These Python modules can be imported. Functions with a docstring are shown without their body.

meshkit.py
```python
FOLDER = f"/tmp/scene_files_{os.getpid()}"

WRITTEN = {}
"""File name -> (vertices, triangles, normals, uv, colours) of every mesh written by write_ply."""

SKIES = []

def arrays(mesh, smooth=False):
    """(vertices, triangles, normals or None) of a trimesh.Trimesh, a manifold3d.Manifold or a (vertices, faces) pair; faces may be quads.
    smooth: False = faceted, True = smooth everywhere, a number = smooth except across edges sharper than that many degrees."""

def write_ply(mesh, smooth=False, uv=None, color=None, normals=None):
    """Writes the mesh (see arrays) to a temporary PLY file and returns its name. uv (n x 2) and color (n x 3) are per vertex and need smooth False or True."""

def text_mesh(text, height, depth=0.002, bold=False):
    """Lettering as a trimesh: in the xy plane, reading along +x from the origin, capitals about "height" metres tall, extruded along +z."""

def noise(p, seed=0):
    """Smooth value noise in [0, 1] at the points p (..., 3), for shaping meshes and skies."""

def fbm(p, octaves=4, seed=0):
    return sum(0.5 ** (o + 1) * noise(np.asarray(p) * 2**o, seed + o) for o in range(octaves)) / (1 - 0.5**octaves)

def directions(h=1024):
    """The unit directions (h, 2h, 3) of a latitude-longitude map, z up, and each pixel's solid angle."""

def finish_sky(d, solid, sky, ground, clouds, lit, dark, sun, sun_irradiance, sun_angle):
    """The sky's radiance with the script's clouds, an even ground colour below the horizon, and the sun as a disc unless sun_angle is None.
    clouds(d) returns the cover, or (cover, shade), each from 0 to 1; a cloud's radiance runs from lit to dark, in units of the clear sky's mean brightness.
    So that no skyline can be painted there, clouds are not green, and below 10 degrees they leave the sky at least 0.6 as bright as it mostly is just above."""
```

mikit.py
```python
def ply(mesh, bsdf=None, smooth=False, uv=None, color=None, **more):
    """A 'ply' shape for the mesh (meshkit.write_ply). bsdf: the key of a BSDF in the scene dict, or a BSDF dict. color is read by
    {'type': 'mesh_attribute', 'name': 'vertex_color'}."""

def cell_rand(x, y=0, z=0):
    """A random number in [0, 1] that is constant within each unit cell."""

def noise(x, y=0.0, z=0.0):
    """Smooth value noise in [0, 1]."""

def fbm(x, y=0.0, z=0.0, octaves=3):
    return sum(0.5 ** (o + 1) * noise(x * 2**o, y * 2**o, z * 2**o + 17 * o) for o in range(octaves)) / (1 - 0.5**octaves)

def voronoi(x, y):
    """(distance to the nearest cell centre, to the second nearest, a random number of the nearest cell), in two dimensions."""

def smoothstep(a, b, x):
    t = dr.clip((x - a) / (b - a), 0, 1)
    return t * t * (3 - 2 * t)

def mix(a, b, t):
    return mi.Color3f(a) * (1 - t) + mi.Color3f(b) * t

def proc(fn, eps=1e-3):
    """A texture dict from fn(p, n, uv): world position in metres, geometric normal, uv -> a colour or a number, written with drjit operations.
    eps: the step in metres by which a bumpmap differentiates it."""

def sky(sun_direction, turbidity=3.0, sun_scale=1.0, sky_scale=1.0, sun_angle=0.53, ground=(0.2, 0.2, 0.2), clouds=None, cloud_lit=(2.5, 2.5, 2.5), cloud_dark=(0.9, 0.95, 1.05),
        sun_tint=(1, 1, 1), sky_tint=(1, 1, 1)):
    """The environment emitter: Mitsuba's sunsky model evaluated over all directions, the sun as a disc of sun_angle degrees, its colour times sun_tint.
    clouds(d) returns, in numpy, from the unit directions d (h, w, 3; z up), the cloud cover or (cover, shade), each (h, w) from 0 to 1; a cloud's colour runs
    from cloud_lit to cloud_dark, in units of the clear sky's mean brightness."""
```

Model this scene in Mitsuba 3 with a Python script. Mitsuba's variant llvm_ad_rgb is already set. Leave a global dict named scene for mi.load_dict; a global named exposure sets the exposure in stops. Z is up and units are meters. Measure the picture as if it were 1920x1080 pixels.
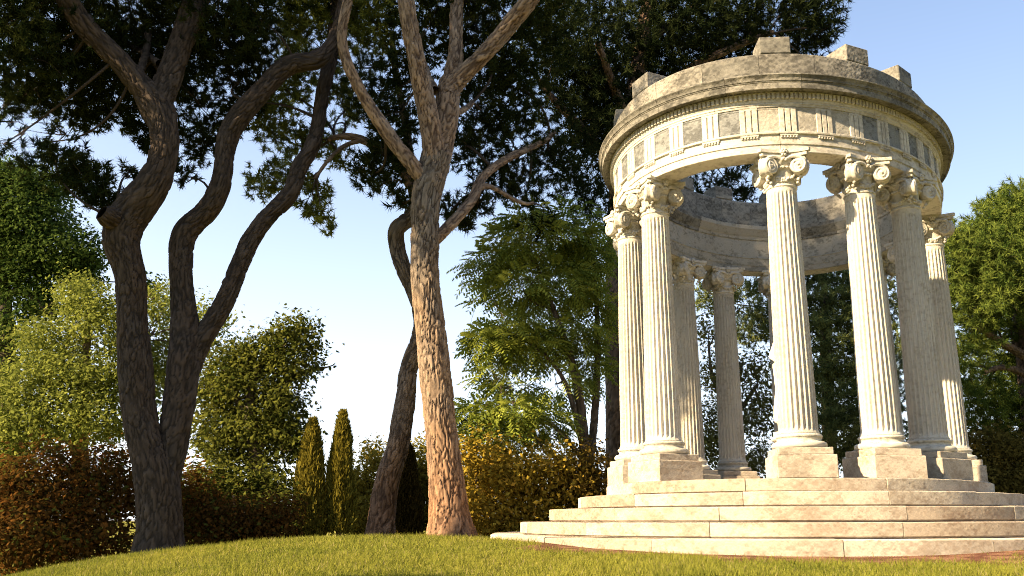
import math, random
import numpy as np, trimesh, manifold3d as m3, drjit as dr, mitsuba as mi, mikit, meshkit
from scipy.spatial import cKDTree
from mikit import noise, fbm, smoothstep, mix, proc
T = mi.ScalarTransform4f
scene, labels = {}, {}

# ------------------------------------------------------------------ camera, sky, exposure
PITCH, ROLL, FOC = 0.209183, -0.003822, 1645.785
_F = np.array([0, math.cos(PITCH), math.sin(PITCH)]); _U = np.array([0, -math.sin(PITCH), math.cos(PITCH)]); _R = np.array([1.0, 0, 0])
UP = _U * math.cos(ROLL) - _R * math.sin(ROLL)
scene['camera'] = {'type': 'perspective', 'fov': math.degrees(2 * math.atan(960 / FOC)), 'fov_axis': 'x', 'near_clip': 0.05, 'far_clip': 2000.0,
    'principal_point_offset_x': -(965.51 - 960) / 1920, 'principal_point_offset_y': -(622.226 - 540) / 1080,
    'to_world': T().look_at(origin=[0, 0, 0], target=_F.tolist(), up=UP.tolist())}
SUN = (-0.75, -0.433, 0.5)
def thin_cloud(d):
    # a thin veil of high summer haze, denser towards the horizon all round
    el = np.clip(d[..., 2], 0, 1)
    towards = np.clip((d @ (np.array(SUN) / np.linalg.norm(SUN)) + 1) / 2, 0, 1)
    return np.clip(0.95 * np.exp(-el / 0.27) * (0.85 + 0.5 * towards) + 0.12 * towards ** 2, 0, 1), 0.0
scene['sky'] = mikit.sky(SUN, turbidity=3.0, sun_scale=2.4, sky_scale=1.25, sky_tint=(0.86, 1.0, 1.18), sun_tint=(1.0, 0.95, 0.85), clouds=thin_cloud, cloud_lit=(3.0, 3.1, 3.15), cloud_dark=(0.9, 0.95, 1.05))
exposure = 2.35

# ------------------------------------------------------------------ helpers
def numbered(name):
    if name not in scene and name not in labels: return name
    k = 1
    while f'{name}_{k:03d}' in scene or f'{name}_{k:03d}' in labels: k += 1
    return f'{name}_{k:03d}'
def thing(name, label, cat, group=None):
    key = numbered(name)
    labels[key] = {'label': label, 'category': cat}
    if group: labels[key]['group'] = group
    return key
def part(parent, name, shape, **lab):
    key = numbered(parent + '__' + name)
    scene[key] = shape
    if lab: labels[key] = lab
    return key
def cat(ms):
    """concatenate (v, f) or trimesh meshes"""
    vs, fs, n = [], [], 0
    for m in ms:
        v, f = (m.vertices, m.faces) if hasattr(m, 'vertices') else m
        v = np.asarray(v, float); f = np.asarray(f, int)
        if f.shape[1] == 4: f = np.vstack([f[:, [0, 1, 2]], f[:, [0, 2, 3]]])
        vs.append(v); fs.append(f + n); n += len(v)
    return np.vstack(vs), np.vstack(fs)
def grid_faces(nu, nv, closed_u=False):
    """rows i<nu, columns j<nv, index i*nv+j"""
    iu = np.arange(nu if closed_u else nu - 1); jv = np.arange(nv - 1)
    i, j = np.meshgrid(iu, jv, indexing='ij'); i2 = (i + 1) % nu
    return np.stack([i * nv + j, i2 * nv + j, i2 * nv + j + 1, i * nv + j + 1], -1).reshape(-1, 4)
def lathe(prof, n=48):
    """profile (r, z) bottom to top -> outward surface"""
    p = np.asarray(prof, float); a = np.arange(n) * 2 * np.pi / n
    v = np.stack([np.cos(a)[:, None] * p[None, :, 0], np.sin(a)[:, None] * p[None, :, 0], np.broadcast_to(p[None, :, 1], (n, len(p)))], -1).reshape(-1, 3)
    return v, grid_faces(n, len(p), True)
def arc_pts(cx, cz, r, a0, a1, n):
    a = np.radians(np.linspace(a0, a1, n)); return [(cx + r * math.cos(t), cz + r * math.sin(t)) for t in a]
def rbox(x, y, z, b=0.008):
    """chamfered box centred on xy, z from 0"""
    pts = []
    for sx in (-1, 1):
        for sy in (-1, 1):
            for z0, s in ((0, 1), (z, -1)):
                pts += [(sx * (x / 2 - b), sy * (y / 2 - b), z0), (sx * x / 2, sy * (y / 2 - b), z0 + s * b), (sx * (x / 2 - b), sy * y / 2, z0 + s * b)]
    return trimesh.convex.convex_hull(np.array(pts, float))
def smooth_path(p, n):
    from scipy.interpolate import CubicSpline, PchipInterpolator
    p = np.asarray(p, float)
    s = np.r_[0, np.cumsum(np.linalg.norm(np.diff(p[:, :3], axis=0), axis=1))]
    q = np.linspace(0, s[-1], n)
    return np.column_stack([CubicSpline(s, p[:, :3])(q), PchipInterpolator(s, p[:, 3])(q)]), q
def tube(pts, seg=0.12, sides=10, cap=True):
    """tapered tube through (x,y,z,r) points -> v, f, u angle, length"""
    p = np.asarray(pts, float)
    L = np.linalg.norm(np.diff(p[:, :3], axis=0), axis=1).sum()
    n = max(4, int(L / seg) + 1)
    q, s = smooth_path(p, n)
    t = np.gradient(q[:, :3], axis=0); t /= np.linalg.norm(t, axis=1, keepdims=True)
    a = np.cross(t[0], [0.3, 1, 0.1]); a /= np.linalg.norm(a); A = []
    for i in range(n):
        a = a - t[i] * (a @ t[i]); a /= np.linalg.norm(a); A.append(a)
    A = np.array(A); B = np.cross(t, A)
    th = np.arange(sides) * 2 * np.pi / sides
    nrm = np.cos(th)[None, :, None] * A[:, None] + np.sin(th)[None, :, None] * B[:, None]
    v = q[:, None, :3] + nrm * np.maximum(q[:, 3], 0.002)[:, None, None]
    i, j = np.meshgrid(np.arange(n - 1), np.arange(sides), indexing='ij'); j2 = (j + 1) % sides
    f = np.stack([i * sides + j, i * sides + j2, (i + 1) * sides + j2, (i + 1) * sides + j], -1).reshape(-1, 4)
    return v, f, nrm, th, s, q
def bark_tube(pts, rng, cell=0.06, seg=0.026, relief=0.018, stretch=0.24, plate=(0.20, 0.135, 0.085), crackc=(0.055, 0.038, 0.026), res=None, lobes=0.05, flare=0.0):
    """trunk or limb with real bark plates: deep fissures between raised, elongated plates"""
    rmax = max(p[3] for p in pts)
    sides = int(max(14, min(150, 2 * np.pi * rmax / (seg * 0.8)))) if res is None else res
    v, f, nrm, th, s, q = tube(pts, seg, sides)
    n = len(s)
    rad = q[:, 3][:, None]
    C = np.stack([np.cos(th)[None] * rad * np.ones((n, 1)), np.sin(th)[None] * rad * np.ones((n, 1)), (s * stretch)[:, None] * np.ones((1, sides))], -1).reshape(-1, 3)
    wob = (np.stack([meshkit.noise(C * 9 + k * 31, 5 + k) for k in range(3)], -1) - 0.5) * 0.11 + (np.stack([meshkit.noise(C * 30 + k * 17, 15 + k) for k in range(3)], -1) - 0.5) * 0.022
    lo, hi = C.min(0) - cell, C.max(0) + cell
    N = int(np.prod((hi - lo) / cell)) + 8
    seeds = rng.uniform(lo, hi, (N, 3))
    d, idx = cKDTree(seeds).query(C + wob, k=2)
    e = (d[:, 1] - d[:, 0]) / cell
    k = np.clip(e / 0.20, 0, 1); k = k * k * (3 - 2 * k); k = np.maximum(k, np.clip(2.2 * meshkit.noise(C * [7, 7, 12] + 90, 8) - 1.2, 0, 1) * 0.8)
    rnd = rng.uniform(0, 1, N)[idx[:, 0]]
    big = meshkit.fbm(C * [2.2, 2.2, 3.5] + 3, 3, 9) - 0.5
    fine = meshkit.fbm(C * 28, 2, 4) - 0.5
    rr = np.repeat(q[:, 3], sides)
    rel = np.minimum(relief, rr * 0.16)
    disp = rel * (k - 0.7) + rel * 0.7 * (rnd - 0.5) * k + rel * 0.5 * fine + rr * lobes * 2 * big
    if flare:
        S = np.repeat(s, sides); TH = np.tile(th, n)
        disp = disp + rr * flare * np.exp(-np.maximum(S - 0.22, 0) / 0.28) * (0.35 + 0.65 * meshkit.fbm(np.stack([np.cos(TH) * 2.2 + 9, np.sin(TH) * 2.2, S * 0.6], -1), 2, 6) * 1.3)
    v = v.reshape(-1, 3) + nrm.reshape(-1, 3) * disp[:, None]
    c = np.asarray(crackc)[None] * (1 - k[:, None]) + np.asarray(plate)[None] * k[:, None] * (0.78 + 0.34 * rnd + 1.0 * fine)[:, None]
    g = np.clip(meshkit.fbm(C * 5 + 50, 2, 2) * 2.2 - 0.8, 0, 1)[:, None]
    c = c * (1 - 0.35 * g) + 0.35 * g * c.mean(1, keepdims=True) * np.array([1.0, 1.0, 0.98])
    return v, f, np.clip(c, 0.004, 0.9)
def colored(v, f, c, bsdf, smooth=True):
    return mikit.ply((v, f), bsdf, smooth=smooth, color=c)
def catc(ms):
    vs, fs, cs, n = [], [], [], 0
    for v, f, c in ms:
        f = np.asarray(f)
        if f.shape[1] == 4: f = np.vstack([f[:, [0, 1, 2]], f[:, [0, 2, 3]]])
        vs.append(v); fs.append(f + n); cs.append(c); n += len(v)
    return np.vstack(vs), np.vstack(fs), np.vstack(cs)
def rand_dirs(rng, n):
    d = rng.normal(size=(n, 3)); return d / np.linalg.norm(d, axis=1, keepdims=True)

# ------------------------------------------------------------------ materials
def stone(base, stain, amount, speck, rough=0.85, bump=0.004, seed=0.0, streak=False, lo=0.46, hi=0.66):
    base = mi.Color3f(*base); stain_ = mi.Color3f(*stain)
    def col(p, n, uv):
        x, y, z = p.x + seed, p.y + seed * 0.7, p.z
        big = fbm(x * 1.1, y * 1.1, z * (0.35 if streak else 1.1), 3)
        mid = fbm(x * 5.5, y * 5.5, z * (1.3 if streak else 5.5), 3)
        fine = noise(x * 70, y * 70, z * 70)
        grit = fbm(x * 22, y * 22, z * 22, 2)
        c = mix(base, base * 0.86, smoothstep(0.42, 0.7, big))
        c = mix(c, stain_, amount * smoothstep(lo, hi, 0.33 * mid + 0.25 * big + 0.42 * grit))
        pit = smoothstep(0.60, 0.74, 0.6 * noise(x * 34, y * 34, z * 34) + 0.4 * noise(x * 13, y * 13, z * 13)) * smoothstep(0.38, 0.6, mid)
        c = mix(c, stain_, pit * amount * 0.9)
        c = c * (1 - speck + 2 * speck * (0.55 * fine + 0.45 * grit))
        return c
    def hgt(p, n, uv):
        return fbm(p.x * 30, p.y * 30, p.z * 30, 3) + 0.6 * fbm(p.x * 7, p.y * 7, p.z * 7, 2)
    return {'type': 'twosided', 'bsdf': {'type': 'bumpmap', 'arbitrary': proc(hgt, 2e-3), 'scale': bump,
            'bsdf': {'type': 'principled', 'base_color': proc(col), 'roughness': rough, 'specular': 0.3}}}
scene['pale_stone'] = stone((0.51, 0.492, 0.435), (0.28, 0.255, 0.205), 0.5, 0.10, bump=0.003, streak=True)
scene['cream_stone'] = stone((0.53, 0.512, 0.455), (0.24, 0.22, 0.18), 0.6, 0.10, bump=0.003, seed=3.1, streak=True)
scene['grey_stone'] = stone((0.205, 0.20, 0.175), (0.055, 0.054, 0.047), 0.95, 0.24, bump=0.008, seed=7.7, lo=0.34, hi=0.70)
scene['lichen_stone'] = stone((0.265, 0.255, 0.222), (0.062, 0.060, 0.052), 0.95, 0.28, bump=0.010, seed=12.7, lo=0.34, hi=0.70)
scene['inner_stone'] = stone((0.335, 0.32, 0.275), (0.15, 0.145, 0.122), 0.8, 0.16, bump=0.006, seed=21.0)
scene['shaded_dirty_panel'] = stone((0.20, 0.212, 0.215), (0.085, 0.09, 0.09), 0.9, 0.34, bump=0.012, seed=15.3, lo=0.42, hi=0.6)  # dirt plus painted shade, for frieze panels turned to the sides
scene['rough_panel'] = stone((0.40, 0.385, 0.34), (0.21, 0.20, 0.175), 0.7, 0.30, bump=0.010, seed=5.3)
STEP = [((0.41, 0.365, 0.30), (0.20, 0.155, 0.115)), ((0.46, 0.415, 0.345), (0.23, 0.18, 0.135)), ((0.34, 0.29, 0.23), (0.165, 0.12, 0.088)), ((0.40, 0.365, 0.305), (0.185, 0.15, 0.115))]
for _k, (_b, _s) in enumerate(STEP):
    scene[f'granite_{_k}'] = stone(_b, _s, 0.7, 0.30, bump=0.005, seed=2.3 + 4.1 * _k, lo=0.42, hi=0.66)
scene['white_marble'] = stone((0.74, 0.72, 0.67), (0.45, 0.42, 0.36), 0.4, 0.04, bump=0.002, seed=1.0)
VC = {'type': 'mesh_attribute', 'name': 'vertex_color'}
scene['bark'] = {'type': 'twosided', 'bsdf': {'type': 'principled', 'base_color': VC, 'roughness': 0.9, 'specular': 0.2}}
scene['needles'] = {'type': 'principledthin', 'base_color': VC, 'roughness': 0.5, 'diff_trans': 0.5, 'spec_trans': 0.0}
scene['leaves'] = {'type': 'principledthin', 'base_color': VC, 'roughness': 0.5, 'diff_trans': 0.8, 'spec_trans': 0.0}
def lawn_col(p, n, uv):
    big = fbm(p.x * 0.6, p.y * 0.6, 0.0, 3); mid = fbm(p.x * 4, p.y * 4, 0.0, 3); fine = noise(p.x * 60, p.y * 60, 0.0)
    c = mix(mi.Color3f(0.11, 0.12, 0.02), mi.Color3f(0.23, 0.20, 0.045), smoothstep(0.35, 0.7, 0.6 * big + 0.4 * mid))
    return c * (0.7 + 0.6 * fine)
def lawn_h(p, n, uv): return fbm(p.x * 25, p.y * 25, 0.0, 3)
scene['lawn'] = {'type': 'twosided', 'bsdf': {'type': 'bumpmap', 'arbitrary': proc(lawn_h, 4e-3), 'scale': 0.03, 'bsdf': {'type': 'principled', 'base_color': proc(lawn_col), 'roughness': 0.95, 'specular': 0.1}}}
def soil_col(p, n, uv):
    mid = fbm(p.x * 5, p.y * 5, 0.0, 3); fine = noise(p.x * 45, p.y * 120, 0.0); f2 = noise(p.x * 130, p.y * 50, 3.0)
    c = mix(mi.Color3f(0.085, 0.04, 0.027), mi.Color3f(0.16, 0.09, 0.058), smoothstep(0.35, 0.7, mid))
    return c * (0.55 + 0.5 * fine + 0.4 * f2)
def soil_h(p, n, uv): return fbm(p.x * 40, p.y * 60, 0.0, 3)
scene['red_soil'] = {'type': 'twosided', 'bsdf': {'type': 'bumpmap', 'arbitrary': proc(soil_h, 3e-3), 'scale': 0.03, 'bsdf': {'type': 'principled', 'base_color': proc(soil_col), 'roughness': 0.95, 'specular': 0.1}}}

# ------------------------------------------------------------------ ground
CREST = np.array([(-40, -2.6), (-20, -2.2), (-9, -1.45), (-6.5, -0.80), (-5, -0.47), (-3.6, -0.32), (-2.6, -0.243), (-1.6, -0.225), (-0.6, -0.25), (0.3, -0.30), (1, -0.35), (2, -0.385), (2.9, -0.395), (4.3, -0.39), (5.0, -0.36), (6.0, -0.32), (8, -0.32), (12, -0.5), (20, -0.8), (40, -1.2)], float)
from scipy.interpolate import PchipInterpolator
_crest = PchipInterpolator(CREST[:, 0], CREST[:, 1])
def ground_z(x, y):
    x = np.asarray(x, float); y = np.asarray(y, float)
    c = _crest(np.clip(x, -40, 40))
    near = np.clip(11 - y, 0, 16); near = near - 0.25 * (1 - np.exp(-near / 0.5))
    far = np.clip(y - 11, 0, 12)
    z = c - (0.058 - 0.050 * np.clip((x + 0.3) / 1.6, 0, 1)) * np.maximum(near, 0) - np.where(x < 0.5, 0.035, 0.004) * far
    z = z + 0.02 * (meshkit.fbm(np.stack([x * 0.9, y * 0.9, x * 0], -1), 3, 3) - 0.5)
    return np.maximum(z, -2.6)
xs = np.unique(np.round(np.r_[np.linspace(-900, -60, 15), np.linspace(-60, -12, 25), np.arange(-12, 12.01, 0.25), np.linspace(12, 60, 25), np.linspace(60, 900, 15)], 4))
ys = np.unique(np.round(np.r_[np.linspace(-60, 4, 17), np.arange(4, 24.01, 0.25), np.linspace(24, 80, 29), np.linspace(80, 1500, 20)], 4))
gx, gy = np.meshgrid(xs, ys, indexing='ij')
gv = np.stack([gx, gy, ground_z(gx, gy)], -1).reshape(-1, 3)
scene['lawn_ground'] = mikit.ply((gv, grid_faces(len(xs), len(ys))), 'lawn', smooth=True)
labels['lawn_ground'] = {'label': 'gently mounded green lawn in front of the temple', 'kind': 'structure'}

# ------------------------------------------------------------------ the oval temple
CX0, CY0, EA, EB, PHI = 4.5171, 14.3846, 2.3362, 3.2338, -0.586071
cphi, sphi = math.cos(PHI), math.sin(PHI)
def epos(a, o=0.0):
    a = np.asarray(a, float); u, v = (EA + o) * np.cos(a), (EB + o) * np.sin(a)
    return np.stack([CX0 + u * cphi - v * sphi, CY0 + u * sphi + v * cphi], -1)
def enorm(a):
    a = np.asarray(a, float); u, v = np.cos(a) / EA, np.sin(a) / EB
    n = np.stack([u * cphi - v * sphi, u * sphi + v * cphi], -1); return n / np.linalg.norm(n, axis=-1, keepdims=True)
def arclen_table(o):
    a = np.linspace(0, 2 * np.pi, 4001); p = epos(a, o)
    return a, np.r_[0, np.cumsum(np.linalg.norm(np.diff(p, axis=0), axis=1))]
def ring(prof, a0, a1, n, closed=False, wob=0.0, seed=0):
    """closed profile polygon [(o, z)] (counter-clockwise in o-z) swept along the oval from a0 to a1"""
    prof = np.asarray(prof, float); m = len(prof)
    a = np.linspace(a0, a1, n + 1)
    if closed: a = a[:-1]
    v = []
    for o, z in prof:
        p = epos(a, o); v.append(np.column_stack([p, np.full(len(a), z)]))
    v = np.stack(v, 1)                               # (na, m, 3)
    if wob:
        w = meshkit.fbm(v * 5 + seed, 2, 1)[..., None] - 0.5
        nn = enorm(a)[:, None, :]; v[..., :2] += nn * w * wob
    na = len(a)
    i, j = np.meshgrid(np.arange(na if closed else na - 1), np.arange(m), indexing='ij'); i2, j2 = (i + 1) % na, (j + 1) % m
    f = np.stack([i * m + j, i2 * m + j, i2 * m + j2, i * m + j2], -1).reshape(-1, 4)
    f = np.vstack([f[:, [0, 1, 2]], f[:, [0, 2, 3]]])
    v = v.reshape(-1, 3)
    if not closed:                                   # end caps, triangulated
        tri = np.array(trimesh.creation.triangulate_polygon(__import__('shapely').Polygon(prof), engine='earcut')[1])
        vv, ff = trimesh.creation.triangulate_polygon(__import__('shapely').Polygon(prof), engine='earcut')
        back = cKDTree(prof).query(np.asarray(vv))[1]
        ff = back[np.asarray(ff)]
        f = np.vstack([f, ff, ff[:, ::-1] + (na - 1) * m])
    t = trimesh.Trimesh(v, f, process=False)
    return v, f
TEMPLE = thing('oval_temple', 'cream stone oval temple with fluted columns standing on five curved steps', 'temple')
FLOOR = 0.472
STEPZ = [-0.2287, -0.0551, 0.1215, 0.2985, FLOOR]
rng = np.random.default_rng(11)
PH = [0.35, 0.10, 0.62, 0.85, 0.30]
for k in range(5):
    o1 = 0.4846 + (4 - k) * 0.4468; zt = STEPZ[k]; zb = (STEPZ[k - 1] - 0.004) if k else -0.95
    # core, set back, so that the joints between the blocks read as dark recesses
    core = [(-0.9 if k < 4 else -2.2, zt - 0.03), (-0.9 if k < 4 else -2.2, zb), (o1 - 0.05, zb), (o1 - 0.05, zt - 0.03)]
    if k == 4: core = [(-2.2, zt), (-2.2, zb), (o1 - 0.52, zb), (o1 - 0.52, zt)]
    v, f = ring(core, 0, 2 * np.pi, 72, closed=True)
    st = part(TEMPLE, 'step', mikit.ply((v, f), 'granite_2', smooth=30))
    aa, ss = arclen_table(o1); L = ss[-1]; nb = int(round(L / 1.72))
    cuts = (np.arange(nb) + PH[k] + rng.uniform(-0.14, 0.14, nb)) / nb * L
    cuts = np.r_[cuts, cuts[0] + L]
    inner = o1 - 0.50
    for b in range(nb):
        s0, s1 = cuts[b] + 0.004, cuts[b + 1] - 0.004
        at = lambda s: np.interp(s % L, ss, aa) + (2 * np.pi if s >= L else 0)
        dz, do = rng.uniform(-0.004, 0.004), rng.uniform(-0.008, 0.006)
        c = 0.014
        z0 = zb + (0.008 if k else 0)
        prof = [(inner, zt + dz - 0.002), (inner, z0), (o1 + do - 0.03, z0), (o1 + do - 0.026, z0 + 0.012), (o1 + do, z0 + 0.020), (o1 + do, zt + dz - c), (o1 + do - c * 0.4, zt + dz - c * 0.35), (o1 + do - c * 1.3, zt + dz)]
        v, f = ring(prof, at(s0), at(s1), max(6, int((s1 - s0) / 0.14)), wob=0.014, seed=k * 17 + b)
        part(st, 'block', mikit.ply((v, f), f'granite_{rng.integers(0, 4)}', smooth=35))
scene_floor = ring([(-2.2, FLOOR + 0.001), (-2.2, FLOOR - 0.1), (-0.05, FLOOR - 0.1), (-0.05, FLOOR + 0.001)], 0, 2 * np.pi, 96, closed=True)
fa = np.linspace(0, 2 * np.pi, 97)[:-1]; fp = epos(fa, -0.01)
fv = np.vstack([np.column_stack([fp, np.full(96, FLOOR + 0.004)]), [[CX0, CY0, FLOOR + 0.004]]])
part(TEMPLE, 'floor', mikit.ply((fv, np.array([(i, (i + 1) % 96, 96) for i in range(96)])), 'granite_0'))

# ---- column pieces (local frame, z = 0 at the floor)
RB, RT, Z0, Z1 = 0.25, 0.2008, 1.046 - FLOOR, 4.375 - FLOOR
def shaft_mesh():
    nf, per = 24, 7
    hs = Z1 - Z0
    tz = np.r_[0, 0.008, 0.016, 0.022, 0.028, 0.036, np.linspace(0.06, 0.93, 12), 0.957, 0.966, 0.972, 0.978, 0.984, 1.0]
    V = []
    for t in tz:
        r = RB + (RT - RB) * (t ** 1.35 * 0.9 + 0.1 * t)
        if t < 0.016: r += 0.018 * (1 - t / 0.016) ** 2
        depth = np.clip(min((t - 0.012) / 0.016, (0.98 - t) / 0.016), 0, 1); depth = math.sqrt(depth)
        row = []
        for k in range(nf):
            a0 = 2 * np.pi * k / nf; w = 2 * np.pi / nf
            for j, x in enumerate((0.0, 0.20, 0.30, 0.45, 0.60, 0.75, 0.90)):
                d = 0 if x <= 0.20 else math.sqrt(max(0, 1 - ((x - 0.60) / 0.40) ** 2)) * 0.032 * (r / RB) * depth
                row.append(((r - d) * math.cos(a0 + x * w), (r - d) * math.sin(a0 + x * w), Z0 + t * hs))
        V.append(row)
    V = np.array(V); n = nf * per
    v = V.transpose(1, 0, 2).reshape(-1, 3)
    return v, grid_faces(n, len(tz), True)
shaft = mikit.ply(shaft_mesh(), 'pale_stone', smooth=38)
# attic base: two tori and a scotia on a square upper slab
zs = 0.855 - FLOOR
base_prof = [(0.02, zs)] + arc_pts(0.305, zs + 0.042, 0.042, -90, 90, 9) + [(0.285, zs + 0.088)] + arc_pts(0.30, zs + 0.112, 0.026, 240, 130, 6) + [(0.272, zs + 0.136)] + arc_pts(0.272, zs + 0.158, 0.022, -80, 85, 7) + [(0.262, zs + 0.184), (0.262, Z0 + 0.004), (0.02, Z0 + 0.004)]
base = mikit.ply(lathe(base_prof, 56), 'cream_stone', smooth=40)
def plinth_mesh():
    lo = rbox(0.745, 0.745, 0.293, 0.010)
    hi = rbox(0.675, 0.675, 0.09, 0.008); hi.apply_translation([0, 0, 0.2935])
    return cat([lo, hi])
plinths = [mikit.ply(plinth_mesh(), m, smooth=30) for m in ('granite_1', 'granite_3')]
def spiral_disc(R, depth, hand):
    """front of a scroll: spiral ridge on a disc with normal +x, rim running back along -x"""
    nr, na = 10, 30
    rs = np.linspace(0.004, R, nr); an = np.arange(na) * 2 * np.pi / na
    rr, th = np.meshgrid(rs, an, indexing='ij')
    ph = (rr / R) ** 0.85 * 2.6 - hand * th / (2 * np.pi)
    fr = ph - np.floor(ph)
    h = 0.017 * np.clip(np.sin(np.pi * np.clip(fr * 1.25, 0, 1)) * 1.25, 0, 1) + 0.02 * np.exp(-(rr / (0.16 * R)) ** 2) + 0.004
    h[-1] = 0.0
    v = np.stack([h, rr * np.cos(th), rr * np.sin(th)], -1)
    rim = np.stack([np.full(na, -depth), R * 0.93 * np.cos(an), R * 0.93 * np.sin(an)], -1)[None]
    v = np.concatenate([v, rim]).reshape(-1, 3)
    i, j = np.meshgrid(np.arange(nr), np.arange(na), indexing='ij'); j2 = (j + 1) % na
    f = np.stack([i * na + j, (i + 1) * na + j, (i + 1) * na + j2, i * na + j2], -1).reshape(-1, 4)
    return v, f
def rotz(v, a):
    c, s = math.cos(a), math.sin(a); return np.asarray(v) @ np.array([[c, s, 0], [-s, c, 0], [0, 0, 1]])
def lump(c, r, rng, n=2):
    s = trimesh.creation.icosphere(n, r); v = s.vertices * (1 + 0.35 * (meshkit.noise(s.vertices / r * 2.2 + c[0] * 50 + c[2] * 30, 3) - 0.5))[:, None]
    return v + np.asarray(c), s.faces
def bar(pts, sides=7):
    v, f, *_ = tube(pts, 0.02, sides); v = v.reshape(-1, 3)
    return v, f
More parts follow.
